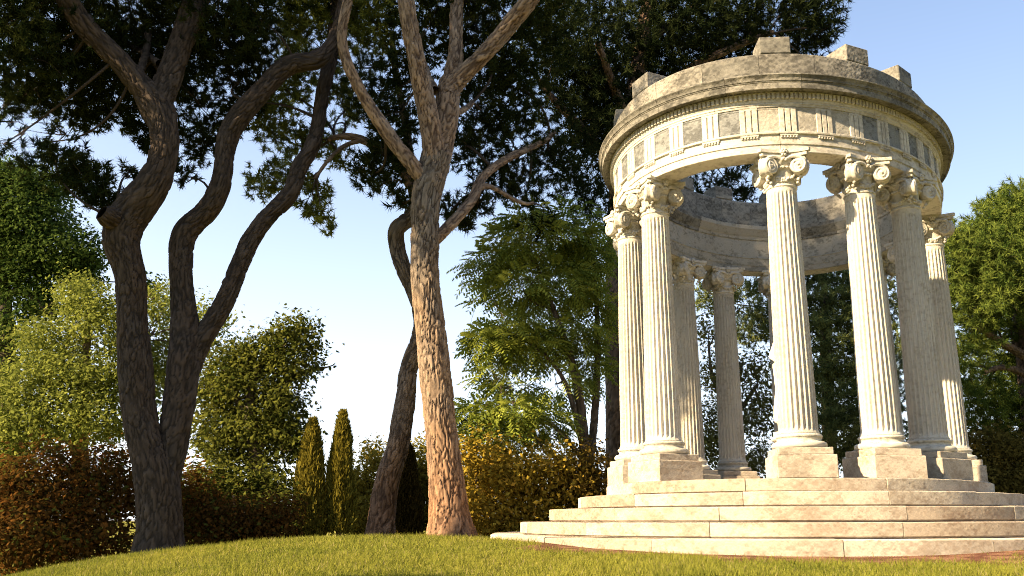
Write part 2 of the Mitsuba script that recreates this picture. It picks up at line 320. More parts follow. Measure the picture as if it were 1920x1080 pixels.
def capital_mesh():
    r = np.random.default_rng(5); ms = []
    ms.append(lathe([(0.02, -0.004), (0.206, -0.004)] + arc_pts(0.212, 0.018, 0.017, -80, 80, 6) + [(0.206, 0.04), (0.205, 0.06), (0.203, 0.16), (0.208, 0.22), (0.222, 0.25)] + arc_pts(0.235, 0.265, 0.014, -60, 70, 5) + [(0.238, 0.29), (0.275, 0.32), (0.295, 0.36), (0.27, 0.40), (0.02, 0.40)], 40))
    for q in range(4):                                     # beads under the ovolo, per face
        for k in range(-4, 5): pass
    for k in range(32):
        a = k * 2 * np.pi / 32; s = trimesh.creation.icosphere(0, 0.0175); s.apply_translation([0.251 * math.cos(a), 0.251 * math.sin(a), 0.266]); ms.append(s)
    # abacus with concave sides
    for z0, z1, c, m_, in ((0.405, 0.452, 0.345, 0.272), (0.4525, 0.497, 0.37, 0.295)):
        out = []
        for q in range(4):
            for t in np.linspace(-1, 1, 13)[:-1] if True else ():
                x = m_ + (c - m_) * abs(t) ** 2.0; y = t * (c - 0.035)
                out.append(rotz(np.array([[x, y, 0]]), q * np.pi / 2)[0][:2])
            out.append(rotz(np.array([[c, c - 0.035, 0]]), q * np.pi / 2)[0][:2])
        import shapely
        ms.append(trimesh.creation.extrude_polygon(shapely.Polygon(out), z1 - z0, engine='earcut').apply_translation([0, 0, z0]))
    for q in range(4):
        rot = q * np.pi / 2
        for s in (-1, 1):
            v, f = spiral_disc(0.118, 0.15, s)
            v = rotz(v, -s * math.radians(24))              # turned in towards the middle of the face
            v = v + np.array([0.305, s * 0.190, 0.268]); ms.append((rotz(v, rot), f))
            # the band from the middle of the face up and over the scroll
            pts = [(0.285, s * 0.02, 0.345, 0.020), (0.292, s * 0.075, 0.385, 0.024), (0.305, s * 0.15, 0.396, 0.026), (0.31, s * 0.22, 0.378, 0.028), (0.30, s * 0.275, 0.33, 0.028)]
            v, f = bar(pts); ms.append((rotz(v, rot), f))
        # corner leaf over the scroll edge
        v, f = bar([(0.36, 0, 0.40, 0.028), (0.40, 0, 0.375, 0.024), (0.405, 0, 0.30, 0.026), (0.385, 0, 0.22, 0.026), (0.34, 0, 0.165, 0.022)], 9)
        v[:, 1] *= 0.9; ms.append((rotz(v, rot + np.pi / 4), f))
        for k in range(3):
            ms.append((lambda L: (rotz(L[0], rot + np.pi / 4), L[1]))(lump((0.33 - 0.03 * k, 0.012 * (-1) ** k, 0.130 - 0.036 * k), 0.028 - 0.003 * k, r, 1)))
        # flower on the abacus
        for k in range(6):
            a = k * np.pi / 3; ms.append((lambda L: (rotz(L[0], rot), L[1]))(lump((0.31, 0.034 * math.cos(a), 0.455 + 0.038 * math.sin(a)), 0.024, r, 1)))
        ms.append((lambda L: (rotz(L[0], rot), L[1]))(lump((0.33, 0, 0.455), 0.022, r, 1)))
        for k in (-1, 0, 1): ms.append((lambda L: (rotz(L[0], rot), L[1]))(lump((0.29, 0.028 * k, 0.375 - 0.02 * abs(k)), 0.024, r, 1)))
        # swag of fruit between the scrolls
        for t in np.linspace(-1, 1, 11):
            a = t * 0.74; z = 0.080 + 0.085 * t * t; rad = 0.212 + 0.01 * abs(t); th = a
            for j in range(2):
                ms.append((lambda L: (rotz(L[0], rot), L[1]))(lump(((rad + 0.01 * j) * math.cos(th), (rad + 0.01 * j) * math.sin(th), z + r.uniform(-0.02, 0.02) + 0.012 * j), 0.026 - 0.010 * abs(t) + r.uniform(-0.003, 0.003), r, 1)))
    v, f = cat(ms); return v * [0.94, 0.94, 1.0], f
capital = mikit.ply(capital_mesh(), 'cream_stone', smooth=40)
d2 = math.radians
TQ = [0.339389, 0.705443, 1.155020]; NQ = [d2(22), d2(45), d2(61)]
COLS = []
for qd in range(4):
    for j in range(3):
        a, nrm_ = TQ[j], NQ[j]
        if qd == 0: A, N_ = a, nrm_
        elif qd == 1: A, N_ = np.pi - a, np.pi - nrm_
        elif qd == 2: A, N_ = np.pi + a, np.pi + nrm_
        else: A, N_ = 2 * np.pi - a, 2 * np.pi - nrm_
        COLS.append((A, N_ + PHI))
for i, (A, N_) in enumerate(COLS):
    x, y = epos(A); M = T().translate([float(x), float(y), FLOOR + 0.002]).rotate([0, 0, 1], math.degrees(N_))
    c = part(TEMPLE, 'column', {**shaft, 'to_world': M})
    scene[c + '__plinth'] = {**plinths[i % 2], 'to_world': M}
    scene[c + '__base'] = {**base, 'to_world': M}
    scene[c + '__capital'] = {**capital, 'to_world': T().translate([float(x), float(y), 4.375]).rotate([0, 0, 1], math.degrees(N_))}

# ---- entablature
ZA, ZF2, ZT0, ZT1, ZFR, ZCAP, ZBED, ZD0, ZD1, ZC0, ZC1, ZCY, ZAT = 4.872, 4.985, 5.128, 5.158, 5.530, 5.562, 5.59, 5.63, 5.715, 5.722, 5.805, 5.905, 6.345
def blocks(parent, name, prof, cuts, mat, seg=0.12, gap=0.003, wob=0.004, alt=None, smooth=30):
    cuts = np.asarray(cuts)
    for b in range(len(cuts)):
        a0, a1 = cuts[b], cuts[(b + 1) % len(cuts)]
        if a1 <= a0: a1 += 2 * np.pi
        L = np.linalg.norm(epos(a1, 0.2) - epos(a0, 0.2)); g = gap / 3.0
        v, f = ring(prof, a0 + g, a1 - g, max(5, int(L * 1.05 / seg)), wob=wob, seed=b * 7)
        part(parent, name, mikit.ply((v, f), mat if alt is None or b % 3 else alt, smooth=smooth))
def even_cuts(n, ph=0.0, o=0.2):
    aa, ss = arclen_table(o); return np.interp((np.arange(n) + ph) / n * ss[-1], ss, aa)
colA = np.array([c[0] for c in COLS]); colA = np.sort(colA % (2 * np.pi))
core = ring([(-0.17, ZAT - 0.02), (-0.17, ZA + 0.02), (0.17, ZA + 0.02), (0.17, ZAT - 0.02)], 0, 2 * np.pi, 120, closed=True)
ENT = part(TEMPLE, 'architrave', mikit.ply(core, 'grey_stone', smooth=30))
prof = [(-0.16, ZT1), (-0.205, ZT1), (-0.215, ZT0 + 0.015), (-0.20, ZT0), (-0.195, ZF2), (-0.185, ZF2 - 0.004), (-0.185, ZA + 0.006), (-0.178, ZA + 0.001), (-0.16, ZA + 0.001)]
blocks(ENT, 'inner_facing', prof, colA, 'inner_stone')
prof = [(-0.157, ZT1), (-0.157, ZA), (0.19, ZA), (0.195, ZA + 0.006), (0.195, ZF2 - 0.002), (0.212, ZF2), (0.212, ZT0 - 0.002), (0.245, ZT0), (0.248, ZT1 - 0.008), (0.24, ZT1), (0.17, ZT1)]
blocks(ENT, 'block', prof, colA, 'cream_stone')
# frieze: grey panels between triglyphs, inner facing of plain slabs
prof = [(-0.16, ZFR), (-0.185, ZFR), (-0.185, ZT1 + 0.001), (-0.16, ZT1 + 0.001)]
FR = part(TEMPLE, 'frieze', mikit.ply(ring([(-0.15, ZFR), (-0.15, ZT1), (0.155, ZT1), (0.155, ZFR)], 0, 2 * np.pi, 120, closed=True), 'grey_stone', smooth=30))
blocks(FR, 'inner_slab', prof, even_cuts(18, 0.3, -0.2), 'inner_stone')
NT = 36
tc = even_cuts(NT, 0.30, 0.2)
aa, ss = arclen_table(0.2); Lf = ss[-1]
def a_of(s): return np.interp(s % Lf, ss, aa) + 2 * np.pi * np.floor(s / Lf)
TW = 0.24
def tri_mesh(sc_):
    """triglyph: three raised fillets with two full and two half grooves, following the wall's curve"""
    xs_ = []
    for k, (x, d) in enumerate([(-0.5, .022), (-0.47, .03), (-0.22, .03), (-0.17, .008), (-0.12, .03), (0.12, .03), (0.17, .008), (0.22, .03), (0.47, .03), (0.5, .022)]):
        xs_.append((sc_ + x * TW, 0.178 + d * 1.45))
    top = ZFR - 0.034
    v = []
    for s, o in xs_:
        for z in (ZT1 + 0.001, ZT1 + 0.02, top, ):
            v.append((*epos(a_of(s), o), z))
        v.append((*epos(a_of(s), 0.216), top + 0.004)); v.append((*epos(a_of(s), 0.216), ZFR - 0.003)); v.append((*epos(a_of(s), 0.16), ZFR - 0.003))
    n = len(xs_); f = grid_faces(n, 6)
    v = np.array(v)
    sides = []
    for e, fl in ((0, 1), (n - 1, 0)):
        s = xs_[e][0]; b0 = len(v) + len(sides) * 2
    ends = []
    base_ = len(v); ex = []
    for e in (0, n - 1):
        s = xs_[e][0]
        ex += [(*epos(a_of(s), 0.16), ZT1 + 0.001), (*epos(a_of(s), 0.16), ZFR - 0.003)]
    v = np.vstack([v, ex])
    q = [[base_, 0, 2, base_ + 1], [base_, 2, 4, base_ + 1], [base_ + 2, base_ + 3, (n - 1) * 6 + 2, (n - 1) * 6], [base_ + 3, base_ + 3, (n - 1) * 6 + 4, (n - 1) * 6 + 2]]
    return v, np.vstack([f, q])
def guttae_mesh(sc_):
    v, f = ring([(0.20, ZT0 - 0.003), (0.20, ZT0 - 0.028), (0.236, ZT0 - 0.028), (0.236, ZT0 - 0.003)], a_of(sc_ - TW / 2), a_of(sc_ + TW / 2), 6)
    ms = [(v, f)]
    for k in range(6):
        p = epos(a_of(sc_ + (k - 2.5) / 6 * TW), 0.224)
        cvt, cft = lathe([(0.001, -0.026), (0.0145, -0.026), (0.0105, 0.0)], 8); ms.append((cvt + np.array([*p, ZT0 - 0.029]), cft))
    return cat(ms)
scs = np.interp(tc, aa, ss)
for k in range(NT):
    part(FR, 'triglyph', mikit.ply(tri_mesh(scs[k]), 'cream_stone', smooth=False))
    part(ENT, 'guttae', mikit.ply(guttae_mesh(scs[k]), 'cream_stone', smooth=30))
    s0 = scs[k] + TW / 2 + 0.002; s1 = (scs[(k + 1) % NT] + (Lf if k == NT - 1 else 0)) - TW / 2 - 0.002
    v, f = ring([(0.15, ZFR - 0.003), (0.15, ZT1 + 0.001), (0.203, ZT1 + 0.001), (0.203, ZFR - 0.034), (0.208, ZFR - 0.030), (0.208, ZFR - 0.003)], a_of(s0), a_of(s1), 6)
    ma = enorm(a_of((s0 + s1) / 2)); part(FR, 'metope', mikit.ply((v, f), 'shaded_dirty_panel' if (ma[0] < -0.30 or ma[0] > 0.45 or k % 5 == 2) else 'rough_panel', smooth=30))  # panels facing left and right carry painted shade along with dirt
# cornice
COR = part(TEMPLE, 'cornice', mikit.ply(ring([(-0.14, ZCY - 0.02), (-0.14, ZFR + 0.01), (0.17, ZFR + 0.01), (0.17, ZCY - 0.02)], 0, 2 * np.pi, 120, closed=True), 'grey_stone', smooth=30))
prof = [(0.16, ZBED), (0.16, ZFR), (0.222, ZFR), (0.226, ZCAP - 0.006), (0.236, ZCAP), (0.236, ZBED), ]
blocks(COR, 'bed_moulding', prof, even_cuts(16, 0.2), 'cream_stone')
prof = [(0.16, ZC0 - 0.004), (0.16, ZBED + 0.001), (0.24, ZBED + 0.001), (0.252, ZD0 - 0.012), (0.252, ZD1), (0.285, ZC0 - 0.004)]
blocks(COR, 'dentil_band', prof, even_cuts(16, 0.2), 'pale_stone')
nd = int(Lf / 0.061); ms = []
for k in range(nd):
    s = (k + 0.5) / nd * Lf
    v, f = ring([(0.24, ZD1 - 0.002), (0.24, ZD0), (0.288, ZD0), (0.288, ZD1 - 0.002)], a_of(s - 0.018), a_of(s + 0.018), 1); ms.append((v, f))
part(COR, 'dentil_row', mikit.ply(cat(ms), 'pale_stone'), kind='stuff', label='row of small square dentils under the cornice')
prof = [(0.16, ZCY)] + [(0.16, ZC0), (0.27, ZC0 - 0.001), (0.30, ZC0 + 0.006), (0.385, ZC0 + 0.004), (0.39, ZC0 - 0.012), (0.412, ZC0 - 0.012), (0.415, ZC1 - 0.012), (0.425, ZC1 - 0.004), (0.425, ZC1 + 0.010), (0.437, ZC1 + 0.012), (0.44, ZC1 + 0.03), (0.447, ZC1 + 0.05), (0.462, ZC1 + 0.066), (0.474, ZC1 + 0.08), (0.474, ZCY - 0.006), (0.466, ZCY), (0.34, ZCY + 0.008)]
blocks(COR, 'block', prof, even_cuts(20, 0.45), 'grey_stone', alt='lichen_stone')
# inner mouldings facing the open middle
prof = [(-0.15, ZC1), (-0.30, ZC1 + 0.002), (-0.30, ZC0 + 0.01), (-0.275, ZC0 - 0.02), (-0.245, ZBED + 0.03), (-0.215, ZBED), (-0.205, ZCAP - 0.02), (-0.205, ZFR + 0.001), (-0.15, ZFR + 0.001)]
blocks(COR, 'inner_moulding', prof[::1], even_cuts(16, 0.7, -0.2), 'inner_stone', alt='grey_stone')
# attic ring and the blocks on it
ATT = part(TEMPLE, 'attic', mikit.ply(ring([(-0.12, ZAT - 0.03), (-0.12, ZCY - 0.03), (0.15, ZCY - 0.03), (0.15, ZAT - 0.03)], 0, 2 * np.pi, 120, closed=True), 'grey_stone', smooth=30))
prof = [(-0.19, ZAT - 0.012), (-0.20, ZAT - 0.02), (-0.20, ZC1 + 0.003), (-0.14, ZC1 + 0.003), (-0.14, ZCY + 0.012), (0.21, ZCY + 0.012), (0.205, ZAT - 0.02), (0.19, ZAT), (-0.18, ZAT + 0.004)]
blocks(ATT, 'block', prof, even_cuts(24, 0.1), 'lichen_stone', alt='grey_stone', wob=0.012)
mer = [mikit.ply(rbox(0.40, 0.43, 0.255, 0.012), m, smooth=30) for m in ('lichen_stone', 'grey_stone')]
for i, (A, N_) in enumerate(COLS):
    x, y = epos(A, -0.005); nn = enorm(A); 
    part(ATT, 'upper_block', {**mer[i % 2], 'to_world': T().translate([float(x), float(y), ZAT + 0.004]).rotate([0, 0, 1], math.degrees(math.atan2(nn[1], nn[0])))})

# ------------------------------------------------------------------ statue in the middle, on its pedestal
PX_, PY_ = 4.50, 14.38
PED = thing('pedestal', 'round moulded stone pedestal under the statue in the middle of the temple', 'pedestal')
pz = FLOOR + 0.006
part(PED, 'shaft', mikit.ply((lambda m: (m[0] + [PX_, PY_, pz], m[1]))(lathe([(0.02, 0), (0.30, 0), (0.30, 0.10), (0.265, 0.13), (0.25, 0.16), (0.245, 0.70), (0.26, 0.73), (0.02, 0.73)], 40)), 'cream_stone', smooth=35))
part(PED, 'cap', mikit.ply((lambda m: (m[0] + [PX_, PY_, pz], m[1]))(lathe([(0.02, 0.731), (0.262, 0.731)] + arc_pts(0.285, 0.765, 0.034, -90, 90, 7) + [(0.275, 0.80), (0.275, 0.88), (0.02, 0.88)], 40)), 'cream_stone', smooth=35))
def hull_chain(js):
    out = []
    for (p, r), (q, s) in zip(js[:-1], js[1:]):
        out.append(m3.Manifold.batch_hull([m3.Manifold.sphere(r, 20).translate(p), m3.Manifold.sphere(s, 20).translate(q)]))
    return out
def statue_mesh():
    ms = []
    ms += hull_chain([((0, 0, 0.05), 0.20), ((0, 0, 0.45), 0.17), ((0.01, 0, 0.80), 0.155), ((0, 0, 0.98), 0.145), ((0, 0, 1.10), 0.115), ((0, 0, 1.28), 0.13)])
    ms += hull_chain([((-0.13, 0, 1.36), 0.055), ((0.13, 0, 1.36), 0.055)])
    ms += hull_chain([((0, 0, 1.36), 0.06), ((0, -0.01, 1.47), 0.047), ((0, -0.02, 1.52), 0.05)])
    ms += hull_chain([((0, -0.035, 1.555), 0.068), ((0, -0.015, 1.63), 0.085), ((0, 0.005, 1.645), 0.085)])
    ms += hull_chain([((0, -0.095, 1.60), 0.012), ((0, -0.115, 1.575), 0.016)])
    ms += hull_chain([((0, 0.07, 1.64), 0.05), ((0, 0.10, 1.62), 0.045)])
    ms += hull_chain([((-0.16, 0, 1.35), 0.05), ((-0.255, 0.02, 1.10), 0.044), ((-0.17, -0.12, 0.98), 0.036), ((-0.10, -0.15, 1.02), 0.03)])
    ms += hull_chain([((0.16, 0, 1.35), 0.05), ((0.23, 0.0, 1.08), 0.043), ((0.22, -0.06, 0.86), 0.035), ((0.215, -0.075, 0.80), 0.028)])
    for k in range(5): ms += hull_chain([((0.205 + 0.005 * k, -0.09 + 0.012 * k, 0.80), 0.009), ((0.206 + 0.005 * k, -0.094 + 0.012 * k, 0.73 + 0.01 * abs(k - 2)), 0.008)])
    for k in range(4): ms += hull_chain([((-0.10, -0.15, 1.00 + 0.017 * k), 0.009), ((-0.045, -0.155, 1.01 + 0.017 * k), 0.008)])
    ms += hull_chain([((-0.20, 0.03, 0.06), 0.07), ((-0.20, 0.02, 0.30), 0.055), ((-0.19, 0, 0.55), 0.04), ((-0.22, 0, 0.95), 0.035)])
    m = m3.Manifold.batch_boolean(ms, m3.OpType.Add).refine_to_length(0.03)
    mm = m.to_mesh(); t = trimesh.Trimesh(mm.vert_properties[:, :3], mm.tri_verts, process=True)
    trimesh.smoothing.filter_taubin(t, iterations=8)
    v = np.array(t.vertices); n = np.array(t.vertex_normals)
    a = np.arctan2(v[:, 1], v[:, 0]); fold = np.sin(a * 13 + 3 * meshkit.fbm(v * 3, 2, 2)) * 0.014 * np.clip((1.0 - v[:, 2]) / 0.7, 0, 1)
    v = v + n * fold[:, None]; v[:, 2] -= v[:, 2].min()
    return v + [PX_ + 0.03, PY_, pz + 0.881], t.faces
scene['statue'] = mikit.ply(statue_mesh(), 'white_marble', smooth=True)
labels['statue'] = {'label': 'white stone draped standing figure inside the temple, half hidden behind a column', 'category': 'statue'}

# ------------------------------------------------------------------ red needle litter in front of the steps
sa = np.linspace(np.radians(200), np.radians(375), 220)
rows = []
o_in, O1 = 2.272 - 0.03, 2.272
wd = 0.10 + 2.6 * meshkit.fbm(np.stack([sa * 6, sa * 0, sa * 0], -1), 3, 8) * np.clip((sa - np.radians(250)) / 0.3, 0, 1) * np.clip((np.radians(328) - sa) / 0.5, 0, 1) 
for t in np.linspace(0, 1, 14):
    p = epos(sa, 0); p0, p1 = epos(sa, o_in), epos(sa, O1)
    pp = p0 + enorm(sa) * (t * (wd + 0.03))[:, None]
    rows.append(np.column_stack([pp, ground_z(pp[:, 0], pp[:, 1]) + 0.012 * (1 - t) ** 0.5 + 0.004]))
scene['bare_soil'] = mikit.ply((np.stack(rows, 1).reshape(-1, 3), grid_faces(len(sa), 14)), 'red_soil', smooth=True)
labels['bare_soil'] = {'label': 'strip of reddish soil and fallen needles along the lowest step', 'kind': 'structure'}

# ------------------------------------------------------------------ grass
def grass_mesh(rng, n):
    y = 6.2 + 9.5 * rng.uniform(0, 1, n) ** 1.25; x = rng.uniform(-0.64, 0.62, n) * (y + 0.6)
    for tx, ty, tr in ((-5.9, 15, 0.5), (-1.07, 15, 0.46), (-2.63, 17.5, 0.4), (-1.07, 15, 0.5)):
        m = 2600; a_ = rng.uniform(0, 2 * np.pi, m); q_ = tr + rng.exponential(0.12, m); x = np.r_[x, tx + q_ * np.cos(a_)]; y = np.r_[y, ty + q_ * np.sin(a_)]
    tall = np.arange(len(x)) >= n; n = len(x)
    # not on the temple steps
    dx, dy = x - CX0, y - CY0; u, v = dx * cphi + dy * sphi, -dx * sphi + dy * cphi
    ang = np.arctan2(v / (EB + O1), u / (EA + O1)); rr = np.hypot(u / (EA + O1), v / (EB + O1))
    w_here = np.interp(ang % (2 * np.pi), sa[sa < 2 * np.pi], wd[sa < 2 * np.pi], left=0.1, right=0.1)
    edge = (rr - 1) * 4.6
    keep = (edge > 0.01) & ((edge > w_here * rng.uniform(0.4, 1.0, n)) | (rng.uniform(0, 1, n) < 0.06))
    x, y, tall = x[keep], y[keep], tall[keep]; n = len(x)
    z = ground_z(x, y)
    patch = meshkit.fbm(np.stack([x * 1.3, y * 1.3, x * 0], -1), 3, 6); pf = meshkit.fbm(np.stack([x * 7, y * 7, x * 0], -1), 2, 7)
    h = np.where(tall, 1.9, 1.0) * (0.022 + 0.045 * rng.uniform(0, 1, n) ** 2 * (0.4 + 1.2 * pf)) * (0.75 + 0.6 * patch); w = rng.uniform(0.003, 0.0055, n)
    a = rng.uniform(0, 2 * np.pi, n); b = rng.uniform(0, 2 * np.pi, n); lean = h * rng.uniform(0.1, 0.9, n)
    c0 = np.stack([x, y, z - 0.004], -1); side = np.stack([np.cos(a), np.sin(a), a * 0], -1) * w[:, None]
    tip = c0 + np.stack([np.cos(b) * lean, np.sin(b) * lean, h], -1)
    V = np.stack([c0 - side, c0 + side, tip], 1).reshape(-1, 3)
    k = np.clip(0.9 * patch + 0.35 * rng.normal(size=n) * 0.5 + 0.0, 0, 1)[:, None]
    col = np.array([0.12, 0.145, 0.022]) * (1 - k) + np.array([0.30, 0.29, 0.055]) * k
    dry = rng.uniform(0, 1, n) < 0.05; col[dry] = [0.34, 0.29, 0.14]
    return V, np.arange(3 * n).reshape(-1, 3), np.repeat(col, 3, 0)
scene['grass'] = colored(*grass_mesh(np.random.default_rng(3), 250000), 'leaves', smooth=False)
labels['grass'] = {'label': 'short sunlit grass blades of the lawn', 'category': 'grass', 'kind': 'stuff'}

# ------------------------------------------------------------------ foliage builders
DENS = 3.6
def sample_blobs(blobs, rng, per, hollow=0.35):
    P, O, B = [], [], []
    for bi, (x, y, z, rx, ry, rz, w) in enumerate(blobs):
        n = max(3, int(per * DENS * w * (rx * ry + rx * rz + ry * rz) / 3))
        d = rand_dirs(rng, n); r = (hollow + (1 - hollow) * rng.uniform(0, 1, n) ** 0.55)
        # uneven outline: the radius varies with direction
        r = r * (0.72 + 0.62 * meshkit.fbm(d * 1.9 + bi * 7.3, 3, bi))
        P.append(np.array([x, y, z]) + d * r[:, None] * [rx, ry, rz]); O.append(d); B.append(np.full(n, bi))
    return np.vstack(P), np.vstack(O), np.concatenate(B)
def needle_crown(blobs, rng, per, col, tip, tufts_len=0.17, width=0.008, nn=30, up=0.5, noise_f=1.3, thr=0.36):
    P, O, B = sample_blobs(blobs, rng, per, 0.15)
    keep = meshkit.fbm(P * noise_f + 11, 3, 3) > thr; P, O, B = P[keep], O[keep], B[keep]
    n = len(P)
    ax = O * 0.8 + [0, 0, up] + rng.normal(size=(n, 3)) * 0.35; ax /= np.linalg.norm(ax, axis=1, keepdims=True)
    d = ax[:, None] * 0.55 + rand_dirs(rng, n * nn).reshape(n, nn, 3) * 0.95; d /= np.linalg.norm(d, axis=2, keepdims=True)
    L = tufts_len * rng.uniform(0.6, 1.15, (n, nn)) * rng.uniform(0.75, 1.2, (n, 1))
    off = ax[:, None] * (rng.uniform(-0.5, 0.5, (n, nn)) * tufts_len)[..., None]
    c0 = P[:, None] + off
    s = np.cross(d, rand_dirs(rng, n * nn).reshape(n, nn, 3)); s /= np.linalg.norm(s, axis=2, keepdims=True) + 1e-9
    s = s * (width * rng.uniform(0.7, 1.3, (n, nn)))[..., None]
    V = np.stack([c0 - s, c0 + s, c0 + d * L[..., None]], 2).reshape(-1, 3)
    k = np.clip(rng.normal(0.35, 0.25, (n, 1)) + rng.normal(0, 0.15, (n, nn)), 0, 1)[..., None]
    c = np.asarray(col) * (1 - k) + np.asarray(tip) * k
    return V, np.arange(len(V)).reshape(-1, 3), np.repeat(c.reshape(-1, 3), 3, 0)
def leaf_crown(blobs, rng, per, cols, size=0.07, thr=0.42, noise_f=1.6, droop=0.3, aspect=0.6, hollow=0.25, clump=16, clr=0.17):
    P, O, B = sample_blobs(blobs, rng, per / clump, hollow)
    keep = meshkit.fbm(P * noise_f + 5, 3, 2) > thr; P, O = P[keep], O[keep]
    n = len(P)
    P = (P[:, None] + rng.normal(size=(n, clump, 3)) * clr * [1, 1, 0.7]).reshape(-1, 3); O = np.repeat(O, clump, 0)
    tone = np.repeat(rng.normal(0, 0.22, n), clump); n = len(P)
    nrm = O * 0.5 + rand_dirs(rng, n) * 0.75 + [0, 0, 0.55]; nrm /= np.linalg.norm(nrm, axis=1, keepdims=True)
    t = rand_dirs(rng, n) + [0, 0, -droop]; t -= nrm * (t * nrm).sum(1, keepdims=True); t /= np.linalg.norm(t, axis=1, keepdims=True) + 1e-9
    b = np.cross(nrm, t)
    s = size * rng.uniform(0.45, 1.45, n)[:, None]
    V = np.stack([P - t * s * 0.5, P + b * s * aspect * 0.5 - nrm * s * 0.06, P + t * s * 0.5, P - b * s * aspect * 0.5 - nrm * s * 0.06], 1).reshape(-1, 3)
    f = np.arange(n)[:, None] * 4 + np.array([0, 1, 2, 0, 2, 3])[None]; f = f.reshape(-1, 3)
    k = np.clip(0.45 + tone + rng.normal(0, 0.2, n), 0, 1)[:, None]
    c = np.asarray(cols[0]) * (1 - k) + np.asarray(cols[1]) * k
    if len(cols) > 2:
        z = rng.uniform(0, 1, n) < 0.08; c[z] = cols[2]
    return V, f, np.repeat(c, 4, 0)
def frond_crown(blobs, rng, per, cols, thr=0.4, noise_f=1.4, L=0.34):
    """drooping fronds of small paired leaflets"""
    P, O, B = sample_blobs(blobs, rng, per, 0.25)
    keep = meshkit.fbm(P * noise_f + 9, 3, 4) > thr; P, O = P[keep], O[keep]; n = len(P); nl = 5
    ax = O * [1, 1, 0.3] + rng.normal(size=(n, 3)) * 0.4 + [0, 0, -0.30]; ax /= np.linalg.norm(ax, axis=1, keepdims=True)
    up = np.array([0, 0, 1.0]) + rng.normal(size=(n, 3)) * 0.3; sd = np.cross(ax, up); sd /= np.linalg.norm(sd, axis=1, keepdims=True)
    nr = np.cross(sd, ax); V = []
    ln = L * rng.uniform(0.7, 1.2, n)
    for k in range(nl):
        for s in (-1, 1):
            t = (k + 0.8) / nl
            c0 = P + ax * (ln * t)[:, None] + np.array([0, 0, -1.0]) * (ln * 0.30 * t * t)[:, None]
            dd = sd * s * 0.9 + ax * 0.45 + np.array([0, 0, -0.35]); l = (0.36 * ln * (1 - 0.45 * abs(t - 0.45)))[:, None]
            w = ax * l * 0.26
            V += [c0, c0 + dd * l * 0.55 + w, c0 + dd * l, c0 + dd * l * 0.55 - w]
    V = np.stack(V, 1).reshape(n, nl * 2, 4, 3); m = n * nl * 2
    f = (np.arange(m)[:, None] * 4 + np.array([0, 1, 2, 0, 2, 3])[None]).reshape(-1, 3)
    k = np.clip(0.4 + rng.normal(0, 0.25, n), 0, 1)[:, None]
    c = np.asarray(cols[0]) * (1 - k) + np.asarray(cols[1]) * k
    return V.reshape(-1, 3), f, np.repeat(c, nl * 8, 0)
def twigs(blobs, limbs, rng, r0=0.03, bark=(0.10, 0.08, 0.06), sub=3, sag=0.0):
    """thin branches from the nearest limb point into each foliage mass"""
    pts = np.vstack([smooth_path(l, 30)[0] for l in limbs]); ms = []
    tree = cKDTree(pts[:, :3])
    for (x, y, z, rx, ry, rz, w) in blobs:
        c = np.array([x, y, z]); dd, ii = tree.query(c - [0, 0, 0.2 * rz], k=8); i = ii[rng.integers(0, 8)]
        a = pts[i, :3]; m = (a + c) / 2 + rng.normal(size=3) * 0.12 * np.linalg.norm(c - a) + [0, 0, -sag]
        rs = min(r0, pts[i, 3] * 0.6)
        v, f, *_ = tube([(*a, rs), (*m, rs * 0.7), (*c, rs * 0.35)], 0.15, 6); v = v.reshape(-1, 3)
        ms.append((v, f))
        for k in range(sub):
            e = c + rand_dirs(rng, 1)[0] * np.array([rx, ry, rz]) * 0.85
            b0 = m * 0.4 + c * 0.6
            mid = (b0 + e) / 2 + rng.normal(size=3) * 0.08
            v, f, *_ = tube([(*b0, rs * 0.4), (*mid, rs * 0.28), (*e, rs * 0.1)], 0.15, 5); ms.append((v.reshape(-1, 3), f))
    v, f = cat(ms)
    c = np.asarray(bark)[None] * (0.7 + 0.6 * meshkit.noise(v * 9, 2))[:, None]
    return v, f, c

